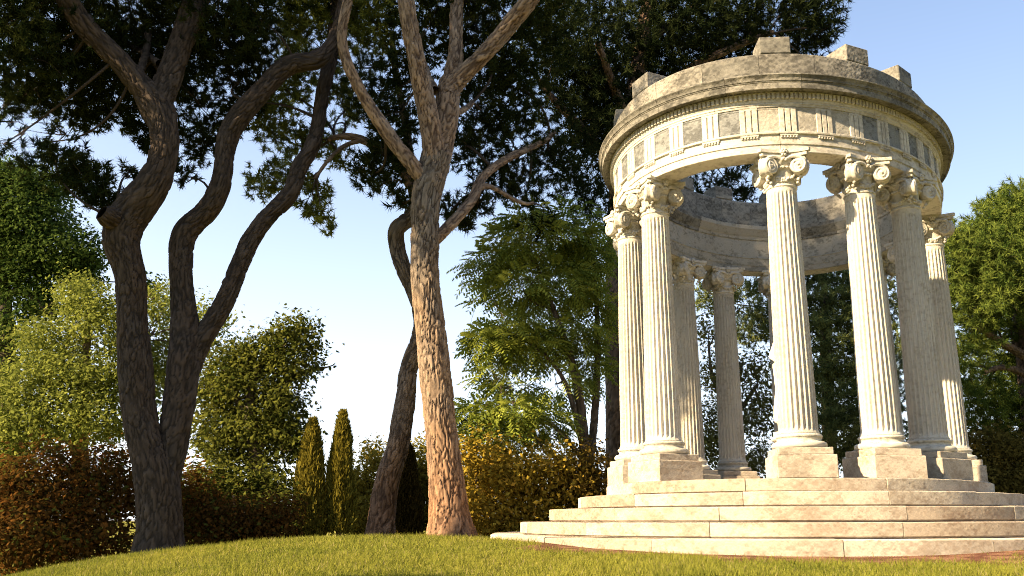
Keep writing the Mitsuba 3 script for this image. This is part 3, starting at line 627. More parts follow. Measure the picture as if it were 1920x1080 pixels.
# ------------------------------------------------------------------ measured trunk lines (x, y, z, radius) and foliage masses (x, y, z, rx, ry, rz, density)
PINE_A = [
  [(-5.88,15,-0.87,0.414), (-5.94,15,-0.22,0.358), (-6.06,15,0.65,0.354), (-6.25,15,1.19,0.296), (-6.47,15,1.92,0.273), (-6.56,15,2.48,0.275), (-6.71,15,3.42,0.247), (-6.82,14.9,4.37,0.262), (-6.94,14.8,4.92,0.316), (-6.8,14.8,5.32,0.336), (-6.44,14.7,5.78,0.291), (-6.29,14.7,6.28,0.238), (-6.29,14.7,6.8,0.239), (-6.49,14.7,7.32,0.287), (-6.71,14.6,7.63,0.213)],
  [(-6.51,14.7,7.37,0.251), (-6.85,14.5,7.79,0.203), (-7.23,14.3,8.2,0.183), (-7.6,14.1,8.56,0.182), (-7.87,13.9,8.96,0.189), (-8.1,13.7,9.45,0.161), (-8.4,13.5,10.15,0.116)],
  [(-6.46,14.7,7.42,0.241), (-6.33,14.8,8,0.217), (-6.24,14.9,8.6,0.21), (-6.12,15.1,9.49,0.225), (-6.02,15.3,10.42,0.21), (-5.99,15.6,11.59,0.165)],
  [(-5.93,15.1,0.66,0.217), (-5.88,15.2,1.57,0.257), (-5.88,15.3,2.14,0.27), (-5.9,15.4,2.73,0.274), (-5.96,15.5,3.34,0.25), (-6.07,15.5,4.13,0.196), (-6.14,15.5,4.74,0.207), (-6.09,15.5,5.19,0.218), (-5.76,15.5,5.57,0.2), (-5.48,15.4,6.05,0.181), (-5.43,15.4,6.58,0.168), (-5.38,15.4,7.06,0.193), (-5.1,15.4,7.6,0.204), (-4.7,15.5,8.2,0.177), (-4.29,15.6,8.65,0.179), (-3.88,15.7,8.79,0.17), (-3.66,15.8,9.1,0.132), (-3.46,15.9,9.86,0.113), (-3.36,16,11.01,0.094)],
  [(-5.86,15.5,2.65,0.229), (-5.62,15.6,3.31,0.186), (-5.43,15.7,3.75,0.179), (-5.22,15.8,4.41,0.167), (-5,15.9,5.17,0.165), (-4.67,16,5.74,0.157), (-4.34,16.1,6.21,0.154), (-4.22,16.2,6.75,0.156), (-4.07,16.3,7.13,0.152), (-3.95,16.4,7.74,0.134), (-3.9,16.5,8.49,0.136), (-3.81,16.6,9.26,0.138), (-3.76,16.7,10.11,0.129), (-3.73,16.8,11.31,0.11)],
  [(-6.96,14.8,5.17,0.254), (-7.01,14.5,5.13,0.196), (-7.03,14.3,5.12,0.158), (-7.06,14.25,5.14,0.131)],
  [(-6.85,14.6,7.79,0.074), (-6.86,14.9,8.44,0.067), (-7.03,15.3,9.17,0.059)],
  [(-6.53,14.8,8.22,0.071), (-7.2,15.4,8.83,0.059), (-7.9,16,9.47,0.046)],
]
PINE_B = [
  [(-1.07,15,-0.59,0.424), (-1.07,15,-0.29,0.366), (-1.1,15,-0.03,0.334), (-1.14,15,0.37,0.31), (-1.21,15,0.99,0.278), (-1.28,15,1.53,0.262), (-1.36,15,2.27,0.269), (-1.45,15,3.02,0.259), (-1.55,15,3.79,0.248), (-1.6,15,4.37,0.245), (-1.6,15,5.07,0.243), (-1.59,15,5.67,0.259), (-1.51,15,6.08,0.27), (-1.42,15,6.5,0.262)],
  [(-1.49,15,6.03,0.232), (-1.47,14.9,6.56,0.195), (-1.53,14.8,6.98,0.186), (-1.61,14.7,7.4,0.172), (-1.79,14.5,8.24,0.153), (-1.92,14.3,8.97,0.148), (-2,14.1,9.81,0.129), (-2.06,14,10.72,0.093)],
  [(-1.42,15,6.19,0.223), (-1.32,15.1,6.85,0.217), (-1.25,15.1,7.39,0.219), (-1.22,15.2,7.92,0.212), (-1.15,15.2,8.25,0.155), (-1.11,15.3,9.14,0.128), (-1.1,15.5,10.19,0.121), (-1.1,15.6,11.45,0.093)],
  [(-1.23,15.1,7.71,0.172), (-1.02,15.1,8.05,0.153), (-0.73,15,8.32,0.148), (-0.43,14.9,8.59,0.148), (-0.08,14.8,8.99,0.153), (0.26,14.6,9.32,0.151), (0.66,14.5,9.96,0.133), (1.06,14.3,10.6,0.094)],
  [(-1.44,15,5.65,0.139), (-1.68,14.9,6.04,0.139), (-2.07,14.7,6.5,0.124), (-2.4,14.6,6.94,0.115), (-2.64,14.5,7.3,0.105), (-2.85,14.4,7.69,0.096), (-3,14.3,8.03,0.091), (-3.06,14.2,8.39,0.087), (-2.99,14.1,8.85,0.082), (-2.97,14,9.63,0.069)],
  [(-1.44,15.1,4.9,0.111), (-1.16,15.3,5.27,0.098), (-0.94,15.5,5.62,0.095), (-0.75,15.7,5.98,0.092), (-0.66,15.9,6.34,0.089), (-0.38,16.2,6.76,0.081), (0.01,16.5,7.14,0.072), (0.45,16.8,7.48,0.063), (0.84,17,7.85,0.048)],
  [(-0.73,15.7,6.02,0.058), (-0.41,16,6.24,0.049), (-0.05,16.2,6.1,0.04), (0.37,16.4,6.08,0.03)],
  [(-1.47,15,7.76,0.095), (-1.61,15.3,8.14,0.083), (-1.76,15.7,8.69,0.07)],
  [(-1.33,15.1,7.33,0.067), (-0.96,15.5,7.63,0.059), (-0.82,15.9,8,0.045)],
]
PINE_C = [
  [(-2.63,17.5,-0.58,0.297), (-2.63,17.5,-0.28,0.254), (-2.59,17.5,0.23,0.245), (-2.49,17.5,0.85,0.232), (-2.34,17.5,1.37,0.218), (-2.26,17.5,1.9,0.209), (-2.19,17.5,2.49,0.185), (-2.14,17.5,2.98,0.171), (-1.95,17.4,3.51,0.166), (-1.9,17.4,3.95,0.156), (-2.1,17.3,4.59,0.141), (-2.28,17.2,5.02,0.151), (-2.42,17.2,5.53,0.157), (-2.4,17.1,5.78,0.157), (-2.18,17.1,5.99,0.152), (-2.04,17.1,6.3,0.137), (-2.14,17.1,6.82,0.122)],
  [(-2.12,17.1,6.7,0.116), (-2.36,17,7.11,0.106), (-2.68,16.9,7.41,0.095), (-3.03,16.8,7.57,0.084), (-3.44,16.8,7.68,0.068), (-3.82,16.8,7.61,0.042)],
  [(-2.12,17.1,6.7,0.106), (-2.2,17.3,7.49,0.092), (-2.34,17.5,8.32,0.082), (-2.58,17.8,9.47,0.073), (-2.75,18,10.76,0.064)],
  [(-3,16.8,7.57,0.047), (-3.5,16.6,7.34,0.041), (-3.77,16.5,6.98,0.036), (-3.96,16.4,6.6,0.03)],
]
PINE_D = [
  [(2.45,21,0.13,0.348), (2.47,21,1.12,0.327), (2.51,21,3.42,0.322), (2.56,21,5.28,0.316), (2.61,21,6.94,0.295), (2.72,21,8.5,0.273), (2.97,21,10.1,0.238), (3.3,21,11.76,0.201), (3.57,21,13.46,0.163), (3.77,21,14.9,0.097)],
  [(2.72,21,8.5,0.143), (2.09,20.6,9.19,0.116), (1.27,20.2,9.87,0.089), (0.61,19.8,10.52,0.063)],
  [(3.05,21,10.25,0.145), (4.11,21,11.15,0.12), (5.4,21,11.9,0.101), (6.84,21,12.51,0.067)],
  [(2.96,21,9.81,0.132), (2.46,20,10.48,0.101), (1.99,19,11.06,0.073)],
  [(3.38,21,12.06,0.108), (4.73,21.5,13.46,0.09), (6.38,22,14.76,0.065)],
]
CROWN_A = [(-8.91,14,8.5,1.25,1.6,1.15,1), (-8.27,14.4,8.96,1.26,1.6,1.04,1), (-7.74,15.5,9.52,1.2,1.6,1.1,1), (-6.9,16,9.58,0.97,1.5,1.1,1), (-5.66,15.5,9.51,0.93,1.5,1.07,1), (-4.88,15,9.31,0.36,1,0.84,1), (-8.59,14,7.73,0.88,1.3,0.51,1), (-8.46,15.5,8.39,1.13,1.5,0.82,1), (-7.79,16,8.19,0.95,1.4,0.68,1), (-8.87,16,7.91,0.67,1,0.46,1), (-8.36,15,6.42,0.69,0.9,0.5,1.2), (-7.79,15,6.06,0.55,0.8,0.37,1.2), (-7.42,15,5.72,0.41,0.7,0.32,1.2), (-8.64,15,6.79,0.41,0.6,0.32,1), (-9.42,15,7.48,0.16,0.5,0.51,1), (-9.34,15,6.74,0.28,0.6,0.57,1), (-7.21,16,7.57,0.49,0.8,0.43,1), (-6.27,16.5,8.15,0.78,1.2,0.68,1), (-6.29,16.5,7.37,0.42,0.8,0.33,1), (-5.55,16.5,8.79,0.62,1,0.58,1), (-5.86,16.5,9.39,0.97,1.2,0.82,1), (-7.16,16.5,9.04,0.73,1.2,0.82,1), (-7.2,15.5,6.39,0.14,0.3,0.24,0.9), (-6.4,16,6.51,0.25,0.4,0.19,1), (-5.52,16.5,8.26,0.4,0.6,0.23,1), (-7.17,16.6,7.33,0.36,0.5,0.26,1), (-8.93,14.6,7.43,0.34,0.5,0.17,1), (-8.63,14,9.77,2.09,2.2,1.08,0.7), (-6.78,15,10.45,2.13,2.2,1.12,0.7), (-5.11,15.5,10.91,1.67,2.2,1.15,0.7), (-8.18,14.5,11.47,2.7,2.5,1.19,0.5), (-6.05,15.5,12.25,2.51,2.5,1.25,0.5)]
CROWN_C = [(-5.07,17.5,9.14,0.57,0.9,0.8,1), (-4.48,17.3,9.84,0.62,1,0.85,1), (-5.25,17.5,8.27,0.46,0.8,0.53,1), (-4.6,17.5,7.83,0.53,0.8,0.57,1), (-3.99,17.5,8.2,0.43,0.8,0.61,1), (-4.72,17.2,7.05,0.44,0.7,0.33,1), (-5.29,17.2,6.81,0.35,0.6,0.3,1), (-4.12,16.9,6.52,0.52,0.6,0.27,1), (-3.92,16.8,6,0.27,0.45,0.21,1), (-3.71,16.8,5.71,0.15,0.3,0.14,1), (-4.25,16.9,6.23,0.29,0.4,0.17,1), (-4.26,17,10.42,0.57,1,0.86,1), (-3.63,17,10.42,0.69,1,0.86,1), (-4.82,17.4,10.54,0.38,0.7,0.56,1), (-3,17,10.29,0.68,1,1,1), (-3.77,17.2,9.16,0.36,0.6,0.68,1), (-3.62,17.2,7.34,0.25,0.4,0.25,1), (-3.51,17.3,8.59,0.31,0.5,0.4,1), (-4.2,17,11.7,1.66,1.6,1.08,0.7), (-2.81,17,11.7,1.39,1.6,1.07,0.7)]
CROWN_B = [(-2.78,16.3,8.44,0.63,1,0.79,1), (-2.44,16.3,7.69,0.57,0.9,0.61,1), (-2.62,16.2,6.91,0.54,0.8,0.49,1), (-2.87,16.2,6.63,0.37,0.6,0.3,1), (-2.35,16.1,6.29,0.47,0.6,0.34,1), (-2.2,16,5.89,0.21,0.4,0.13,1), (-1.81,16.5,9.86,0.82,1.2,1.09,1), (-0.92,16.5,10.1,0.94,1.2,0.97,1), (-0.7,16.6,9.19,0.81,1.1,0.79,1), (-0.81,16.6,8.12,0.56,0.9,0.7,1), (-0.99,16.6,7.3,0.44,0.8,0.46,1), (-1.2,16.3,5.89,0.36,0.6,0.31,1), (-0.73,16.3,5.96,0.38,0.6,0.29,1), (-0.98,16.3,5.61,0.25,0.4,0.13,1), (-0.15,17,8.92,0.82,1.2,1.05,1), (-0.05,17,7.71,0.75,1,0.7,1), (-0.38,17,6.83,0.56,0.8,0.41,1), (0.28,17.2,6.73,0.63,0.8,0.43,1), (0.4,16.5,9.85,1.05,1.4,1.09,1), (-2.12,16.5,8.9,0.46,0.7,0.65,1), (0.85,17.4,7.41,0.58,0.8,0.5,1), (0.5,17.4,5.99,0.49,0.6,0.28,1), (-1.72,15.5,10.66,1.38,1.8,0.97,0.7), (-0.03,15.5,10.65,1.49,1.8,0.97,0.7)]
CROWN_D = [(1.02,20,11.5,1.4,1.8,1.46,1.3), (1.99,20.5,11.33,1.43,2,1.63,1.3), (3.33,21,12.53,1.65,2,1.39,1.3), (3.07,21.5,11.11,1.33,2,1.33,1.3), (1.56,20.5,9.87,1.11,1.5,1.23,1.2), (4.75,21,12.83,1.68,2,1.42,1.3), (6.31,21.5,13.29,1.74,1.8,1.21,1.2), (7.34,21.5,13.45,1.28,1.6,1.12,1.2), (8.28,21.5,13.44,0.71,1.1,0.9,1.2), (7.71,21.5,12.57,0.82,1.1,0.54,1), (6.1,22,12.47,1.42,1.6,0.83,1.1), (4.52,21.5,12.03,1.37,1.6,0.97,1.2), (8.37,21.5,12.77,0.38,0.6,0.48,1), (2.07,20.5,8.72,0.76,1.2,1.18,1.2), (1.55,20,7.96,0.66,1,0.71,1), (1.83,20.5,7.05,0.61,1,0.84,1), (1.44,20,8.65,0.66,1,0.72,1), (2.28,21,10.11,0.85,1.2,0.95,1.2), (6.01,23,9.06,0.77,1,0.5,1), (5.1,23,8.75,0.7,1,0.55,1), (6.35,23,8.59,0.31,0.5,0.49,1), (8.25,22,11.82,0.64,1,0.72,1), (3.39,21,14.42,3.12,2.4,1.32,0.7), (6.39,21.5,14.59,2.44,2,1.16,0.6)]
PINE_E = [
  [(12.93,22,-0.41,0.375), (13.05,22,1.53,0.344), (13.07,22,3.27,0.311), (13.07,22,4.37,0.262), (13.08,22,6.07,0.199)],
  [(13.21,22,3.82,0.13), (12.42,21.5,4.07,0.102), (11.67,21,4.28,0.075), (11.13,20.6,4.42,0.049)],
  [(13.21,22,3.27,0.104), (12.29,21.6,3.62,0.077), (11.46,21.2,3.42,0.05)],
]
CROWN_E = [(12.39,21,7.18,1.02,1.2,0.78,1.3), (11.62,20.8,6.7,0.96,1.2,0.69,1.3), (10.98,20.6,5.95,0.74,1.1,0.83,1.3), (12.45,21,6.06,1.01,1.2,1.04,1.2), (11.7,20.8,5.6,0.98,1.2,0.84,1.2), (10.87,20.8,5.2,0.55,1,0.76,1.2), (12.91,21,7.6,0.79,1,0.72,1.3), (12.8,22,4.93,0.87,1,0.71,1), (11.14,21,4.44,0.65,1,0.76,1.1), (11.02,21.2,3.55,0.55,1,0.82,1.1), (11.89,22,3,0.67,1,0.85,1), (13.07,23,2.57,1.07,1.2,1.07,1), (10.81,20.6,6.77,0.36,0.6,0.4,1), (13.37,24,4.17,1.11,1,1.13,1), (13.89,24,3.57,0.93,1,1.13,1), (13.8,21.5,6.49,1.23,1.5,1.64,1), (13.94,22,4.23,1.23,1.5,1.61,1), (12.18,20.8,7.46,0.61,0.9,0.55,1.4), (12.24,20.4,6.56,0.9,1.2,0.78,1.4), (11.29,20.2,5.97,0.87,1.2,0.75,1.4), (10.68,20.2,6.24,0.58,0.9,0.54,1.4), (11.82,20.4,5.23,0.88,1.2,0.75,1.3), (10.99,20.3,5.07,0.72,1.1,0.74,1.3), (12.88,21,7.88,0.63,0.9,0.5,1.3), (13.17,23,4.57,0.98,1.3,1,1.2), (12.51,23,2.58,0.96,1.3,0.96,1.2), (13.42,23,2.01,0.97,1.3,0.98,1.2)]
CEDAR = [
  [(9.18,26,0.14,0.223), (9.25,26,1.83,0.211), (9.32,26,3.57,0.183), (9.38,26,5.19,0.155), (9.45,26,6.52,0.117), (9.51,26,7.53,0.079), (9.6,26,8.91,0.04)],
]
CROWN_CEDAR = [(9.26,25,7.74,0.85,0.9,0.38,1.6), (8.51,24.6,6.81,0.94,0.9,0.32,1.6), (9.51,24.6,6.64,0.95,0.9,0.37,1.6), (8.82,24.3,6.09,1.11,1,0.29,1.6), (9.41,24.2,5.44,0.93,1,0.4,1.6), (8.2,24.2,5.29,0.84,0.9,0.28,1.6), (8.98,24,4.71,1.09,1.1,0.39,1.6), (9.15,23.8,4,1.08,1,0.39,1.6), (8.47,24,3.89,0.72,0.8,0.26,1.5), (8.86,23.6,3.24,1.07,1,0.42,1.6), (8.45,23.4,2.5,1.05,1,0.45,1.6), (9.31,23.4,2.63,0.88,1,0.54,1.6), (9.69,24,6.01,0.74,0.8,0.45,1.5), (7.86,24.4,6.12,0.66,0.7,0.27,1.5), (7.34,24.4,5.19,0.73,0.8,0.35,1.5), (7.08,24.4,5.81,0.73,0.8,0.31,1.5), (10.31,24,4.63,0.93,1,0.66,1.4), (10.74,24,6.01,0.75,1,0.91,1.4), (10.31,24,2.99,0.92,1,1.09,1.4), (8.06,24.8,7.19,0.76,0.8,0.32,1.5), (6.71,24.6,6.41,0.66,0.8,0.31,1.4), (6.75,25,5.32,0.64,1,0.49,1.3), (5.55,25,6.28,0.58,1,0.49,1), (9.63,26,5.85,1.21,1.2,0.7,1.2), (9.34,26,4.21,1.19,1.2,0.69,1.2), (10.78,26,4.21,1.04,1.2,0.7,1.2), (9.17,26,3.09,1.01,1.2,0.68,1.2), (7.61,25,4.21,0.48,0.8,0.36,1), (10.51,25.5,7.05,0.69,1,0.54,1.3)]
ROBINIA = [
  [(1.44,18,-0.3,0.133), (1.44,18,0.75,0.114), (1.38,18,1.83,0.105), (1.28,18,2.71,0.09), (1.05,18,3.61,0.07), (0.73,18,4.54,0.049), (0.4,18,5.48,0.027)],
  [(1.44,18,0.75,0.093), (1.65,18.2,2.07,0.08), (1.75,18.4,3.23,0.065), (1.77,18.5,4.66,0.044), (1.6,18.6,6.15,0.023)],
  [(1.41,18,1.39,0.073), (1.18,17.8,2.24,0.057), (0.91,17.6,2.87,0.042), (0.21,17.4,3.5,0.026), (-0.38,17.3,3.81,0.015)],
  [(1.43,18,1.07,0.062), (0.79,17.6,1.79,0.041), (0.15,17.4,2.2,0.031), (-0.59,17.2,2.18,0.015)],
  [(1.26,17.8,0.43,0.041), (0.98,17.5,0.94,0.04), (0.45,17.2,1.44,0.03), (-0.06,17,1.84,0.02)],
]
CROWN_ROB = [(0.4,18,5.95,0.81,1.2,0.53,1), (-0.17,17.8,5.53,0.57,0.9,0.43,1), (-0.67,17.6,5.13,0.33,0.6,0.44,1), (1.11,18.3,6.17,0.71,1.1,0.62,1), (1.71,18.6,5.78,0.43,0.9,0.75,1), (0.17,17.8,4.72,0.74,1.1,0.46,1), (-0.5,17.6,4.44,0.33,0.5,0.18,1), (0.97,18.2,4.82,0.69,1.1,0.59,1), (-0.06,17.7,4.01,0.62,0.9,0.34,1), (-0.65,17.4,3.61,0.28,0.4,0.15,1), (-0.39,17.5,3.46,0.48,0.7,0.4,1), (0.38,17.9,3.48,0.55,0.9,0.41,1), (1.18,18.2,3.88,0.57,0.9,0.46,1), (-0.43,17.3,2.83,0.36,0.6,0.26,1), (-0.06,17.4,2.63,0.47,0.7,0.28,1), (1.76,18.8,4.49,0.35,0.7,0.85,1), (0.81,17.8,2.68,0.55,0.8,0.33,1), (1.65,18.6,3.15,0.35,0.6,0.58,1), (-0.69,17.2,2.12,0.42,0.6,0.17,1), (-0.06,17.2,2.02,0.53,0.8,0.23,1), (0.57,17.5,1.89,0.6,0.8,0.32,1), (-0.89,17,1.84,0.25,0.5,0.21,1), (-0.38,17.1,1.54,0.52,0.7,0.27,1)]
SHRUB_GOLD = [(-0.65,16.3,0.88,0.56,0.9,0.6,1.2), (-0.07,16.5,0.69,0.6,0.9,0.6,1.2), (0.64,16.8,0.8,0.61,0.9,0.61,1.2), (1.26,17,0.71,0.52,0.9,0.73,1.2), (-0.73,16,0.11,0.39,0.7,0.49,1.2), (-0.16,16.2,0.02,0.59,0.7,0.39,1.2), (0.52,16.5,0.01,0.6,0.7,0.4,1.2), (1.23,16.8,0.11,0.51,0.7,0.51,1.2), (1.68,17.2,0.41,0.32,0.7,0.74,1.2)]
SHRUB_MID = [(-3.65,22,0.94,0.54,1,0.81,1.2), (-3.53,22,1.46,0.35,0.7,0.46,1.2), (-3.89,22,0.29,0.41,0.8,0.81,1.2), (-2.2,22,1.19,0.54,1,0.81,1.2), (-2.19,22,0.41,0.67,1,0.94,1.2), (-2.65,21.5,0.16,0.53,0.8,0.66,1.2), (-3.45,21,-0.03,0.52,0.8,0.52,1.2), (-1.53,22,0.28,0.54,1,0.94,1.2)]
OAK_MID = [
  [(-5.34,19,-0.73,0.215), (-5.46,19,0.37,0.185), (-5.6,19,1.39,0.154), (-5.75,19,2.31,0.122), (-5.68,19,3.13,0.079), (-5.24,19,3.72,0.045)],
  [(-5.6,19,1.39,0.077), (-5.17,19,2.42,0.061), (-4.74,19,3.12,0.045), (-4.11,19,3.26,0.017), (-3.98,19,3.31,0.011)],
  [(-5.67,19,1.96,0.066), (-6.12,19,2.66,0.05), (-6.39,19,3.25,0.028)],
]
CROWN_OAK = [(-4.85,19,4.14,0.39,0.6,0.27,1.1), (-5.25,19,3.84,0.37,0.6,0.3,1.1), (-4.59,19,3.72,0.31,0.5,0.22,1.1), (-5.64,19.2,3.52,0.49,0.8,0.45,1.1), (-4.92,19,3.24,0.48,0.7,0.32,1.1), (-4.4,19,3.3,0.22,0.25,0.1,1), (-6.26,19.3,3.42,0.5,0.8,0.51,1), (-6.73,19.4,2.83,0.55,0.9,0.64,1), (-5.83,19.2,2.68,0.74,1,0.62,1.2), (-5.06,19,2.42,0.48,0.8,0.49,1.2), (-4.85,19,1.73,0.36,0.6,0.41,1.1), (-5.66,19.2,1.75,0.78,1,0.61,1.2), (-6.55,19.4,1.88,0.62,1,0.63,1.1), (-4.73,18.8,1.48,0.28,0.5,0.31,1)]
CROWN_OAKLOW = [(-5.49,18.8,0.81,0.83,1,0.6,1.1), (-6.33,18.6,0.92,0.6,0.9,0.6,1), (-4.89,18.4,0.14,0.51,0.8,0.69,1.1), (-5.59,18.2,0.04,0.69,0.9,0.69,1.1), (-6.22,17.8,0.14,0.57,0.9,0.69,1.1)]
CROWN_LIND = [(-10.34,19.5,3.96,0.82,1,0.64,1.2), (-9.8,19.7,4.88,0.6,0.8,0.56,1.2), (-9.28,19.5,4.2,0.8,1,0.68,1.2), (-10.37,20,5.34,0.34,0.5,0.38,1.1), (-10.56,19,2.91,0.93,1,0.67,1.2), (-9.52,19,3.02,0.91,1,0.66,1.2), (-8.72,19.5,3.34,0.66,1,0.8,1.2), (-10.48,18.6,2.05,0.78,1,0.65,1.2), (-9.46,18.6,2.05,1.02,1,0.64,1.2), (-8.63,19,2.2,0.64,0.9,0.64,1.2), (-8.5,20.5,4.68,0.55,0.8,0.7,1.1), (-8.42,20.5,3.64,0.6,0.9,0.83,1.1), (-7.35,20.5,4.67,0.54,0.8,0.55,1.1), (-8.68,20.8,5.48,0.31,0.5,0.32,1), (-8.38,20,2.56,0.27,0.5,0.53,1), (-7.68,20.5,3.89,0.41,0.7,0.55,1), (-10.73,18.4,1.36,0.78,0.9,0.65,1.2)]
LIND = [
  [(-9.37,19.5,-0.96,0.22), (-9.55,19.5,0.86,0.191), (-9.67,19.5,2.26,0.148), (-9.69,19.5,3.47,0.104), (-9.75,19.5,4.7,0.053)],
  [(-9.64,19.5,2.02,0.091), (-10.32,19.2,2.94,0.057), (-10.72,19,3.26,0.028)],
  [(-9.67,19.5,2.26,0.091), (-8.99,19.6,3.24,0.058), (-8.4,20,4.31,0.03)],
]
CROWN_DARK = [(-13.81,23,8.75,1.2,1.2,0.83,1.2), (-13.1,23,9.06,0.68,0.8,0.54,1.2), (-14.03,23,9.37,0.87,0.8,0.44,1.2), (-13.28,23,7.97,1.18,1.2,0.88,1.2), (-13.78,23,7.21,1.01,1.3,1.05,1.2), (-12.59,23,7.05,1.15,1.1,0.68,1.2), (-11.73,23,7.2,0.55,0.7,0.61,1.1), (-11.97,23,6.59,0.72,0.8,0.5,1.1), (-13.35,23,6,0.99,1.1,0.85,1), (-13.34,23,4.68,0.82,1,0.83,0.8), (-12.6,23,5.7,0.65,0.8,0.5,1), (-10.48,24,6.4,0.43,0.5,0.27,0.9), (-15.04,23,7.98,1.22,1.5,2.17,1)]
DARK = [
  [(-12.91,23,-0.33,0.393), (-13.29,23,2.4,0.309), (-13.61,23,4.53,0.246), (-13.91,23,6.45,0.181), (-14.05,23,8.28,0.099)],
  [(-13.79,23,5.85,0.124), (-13.24,22.8,6.02,0.089), (-12.59,22.6,5.6,0.054), (-12.15,22.5,5.29,0.027)],
  [(-13.9,23,6.75,0.084), (-13.23,23,7.51,0.056), (-12.51,23,7.66,0.028)],
]
HEDGE = [(-8.77,15.5,0.41,0.65,0.8,0.65,1.2), (-8.21,15.8,0.69,0.76,0.8,0.65,1.2), (-7.45,16,0.7,0.75,0.8,0.64,1.2), (-8.41,15,-0.3,0.63,0.7,0.63,1.2), (-7.72,15.2,-0.22,0.73,0.7,0.62,1.2), (-7.05,15.5,-0.14,0.62,0.7,0.62,1.2), (-6.91,16.2,0.71,0.32,0.6,0.64,1.2)]
HEDGE2 = [(-5.51,16.4,-0.15,0.63,0.6,0.53,1.2), (-4.9,16.6,-0.11,0.63,0.6,0.46,1.2), (-4.41,16.8,-0.02,0.32,0.5,0.42,1.2), (-6.16,17,0.44,0.44,0.6,0.55,1.1)]
BUSH_R = [(10.53,20,1.28,0.69,1,0.69,1.2), (11.11,20,1.15,0.7,1,0.7,1.2), (10.26,19,0.54,0.79,0.8,0.53,1.2), (11.55,20,0.8,0.7,1,0.84,1.2), (9.82,19,0.65,0.39,0.6,0.52,1.2)]
TREE_SMALL = [(6.15,22.5,3.79,0.57,0.8,0.52,0.9), (6.24,22.5,2.96,0.57,0.8,0.52,1), (5.18,22.5,3.66,0.48,0.8,0.58,0.9), (5.21,23,4.89,0.44,0.7,0.6,0.9), (6,22.3,2.12,0.56,0.8,0.57,1), (4.93,22.3,2.39,0.5,0.8,0.7,1), (5.88,22,1.43,0.55,0.7,0.42,1.2), (4.83,22,1.56,0.55,0.7,0.41,1.2), (7.89,22,1.68,0.85,0.9,0.49,1.2), (8.96,22,1.81,0.87,0.9,0.58,1.2), (5.68,23,5.63,0.44,0.6,0.46,0.8)]
TSMALL = [
  [(5.62,22.6,0.13,0.155), (5.67,22.6,1.47,0.131), (5.71,22.6,2.83,0.099), (5.91,22.6,3.95,0.06)],
  [(5.71,22.6,2.28,0.066), (5.19,22.6,3.39,0.047), (5.15,22.8,4.56,0.027)],
  [(5.71,22.6,2.56,0.066), (6.27,22.5,3.37,0.04)],
]
CYP = [(-4.26,18.5,-0.4,1.96,0.337), (-3.68,18.7,-0.33,2.15,0.295), (-2.49,20.5,-0.45,1.58,0.34)]


# ------------------------------------------------------------------ pines
def pine(name, label, limbs, crown, seed, per=88, group='pine trees', fine=None, plate=(0.185, 0.125, 0.085), crack=(0.05, 0.035, 0.025), col=(0.012, 0.022, 0.008), tip=(0.046, 0.056, 0.015), nn=30, width=0.0118, tl=0.14, seg=0.029, cell=0.07, thr=0.36, twig_r=0.03, stem_tint=False):
    rng = np.random.default_rng(seed)
    key = thing(name, label, 'tree', group)
    for i, l in enumerate(limbs):
        rmax = max(p[3] for p in l)
        if rmax < 0.11:
            v, f, c = bark_tube(l, rng, cell=0.05, seg=0.05, relief=0.008, res=12, plate=plate, crackc=crack, lobes=0.04)
        else:
            v, f, c = bark_tube(l, rng, cell=cell, seg=seg if rmax > 0.2 else 0.03, relief=0.024, plate=plate, crackc=crack, flare=0.34 if i == 0 else 0.0)
            if stem_tint:                                     # ruddy at the foot, greyer up the stem
                h = v[:, 2:3] - l[0][2]; a = np.clip((2.6 - h) / 1.8, 0, 1) if i == 0 else 0.0; g = np.clip((h - 3.2) / 2.5, 0, 1)
                c = c * (1 - a * np.array([0.0, 0.20, 0.32])) * (1 - g * np.array([0.34, 0.24, 0.14]))
        part(key, 'trunk' if i == 0 else 'limb', colored(v, f, c, 'bark'))
    if crown:
        part(key, 'twigs', colored(*twigs(crown, limbs[1:] or limbs, rng, twig_r, bark=(0.045, 0.035, 0.027)), 'bark'), kind='stuff')
        part(key, 'crown', colored(*needle_crown(crown, rng, per, col, tip, tl, width, nn, thr=thr), 'needles', smooth=False), kind='stuff')
    return key
pine('pine_tree', 'three-stemmed pine with crooked grey trunks forking low down, at the left', PINE_A, CROWN_A, 21, plate=(0.066, 0.049, 0.037), crack=(0.022, 0.017, 0.013))
pine('pine_tree', 'straight pine with thick scaly orange trunk beside the temple steps', PINE_B, CROWN_B, 22, plate=(0.27, 0.19, 0.125), crack=(0.055, 0.034, 0.023), cell=0.058, stem_tint=True)
pine('pine_tree', 'leaning pine with bent trunk just behind the thick orange-barked pine', PINE_C, CROWN_C, 23, plate=(0.20, 0.14, 0.095), stem_tint=True, col=(0.07, 0.09, 0.02), tip=(0.27, 0.30, 0.06))
pine('pine_tree', 'tall dark-crowned pine directly behind the left side of the temple', PINE_D, CROWN_D, 24, per=47, seg=0.05, tip=(0.035, 0.045, 0.016), col=(0.012, 0.02, 0.008), tl=0.19, width=0.0135, nn=24)
pine('pine_tree', 'bright green pine at the right edge beyond the temple', PINE_E, CROWN_E, 25, per=60, seg=0.05, col=(0.05, 0.085, 0.018), tip=(0.20, 0.25, 0.05), tl=0.16, width=0.010, nn=34, thr=0.22)
pine('cedar_tree', 'cedar with flat layered branches seen between the temple columns', CEDAR, CROWN_CEDAR, 26, per=60, group=None, seg=0.05, col=(0.05, 0.075, 0.028), tip=(0.24, 0.27, 0.09), tl=0.15, width=0.013, nn=22, thr=0.28)

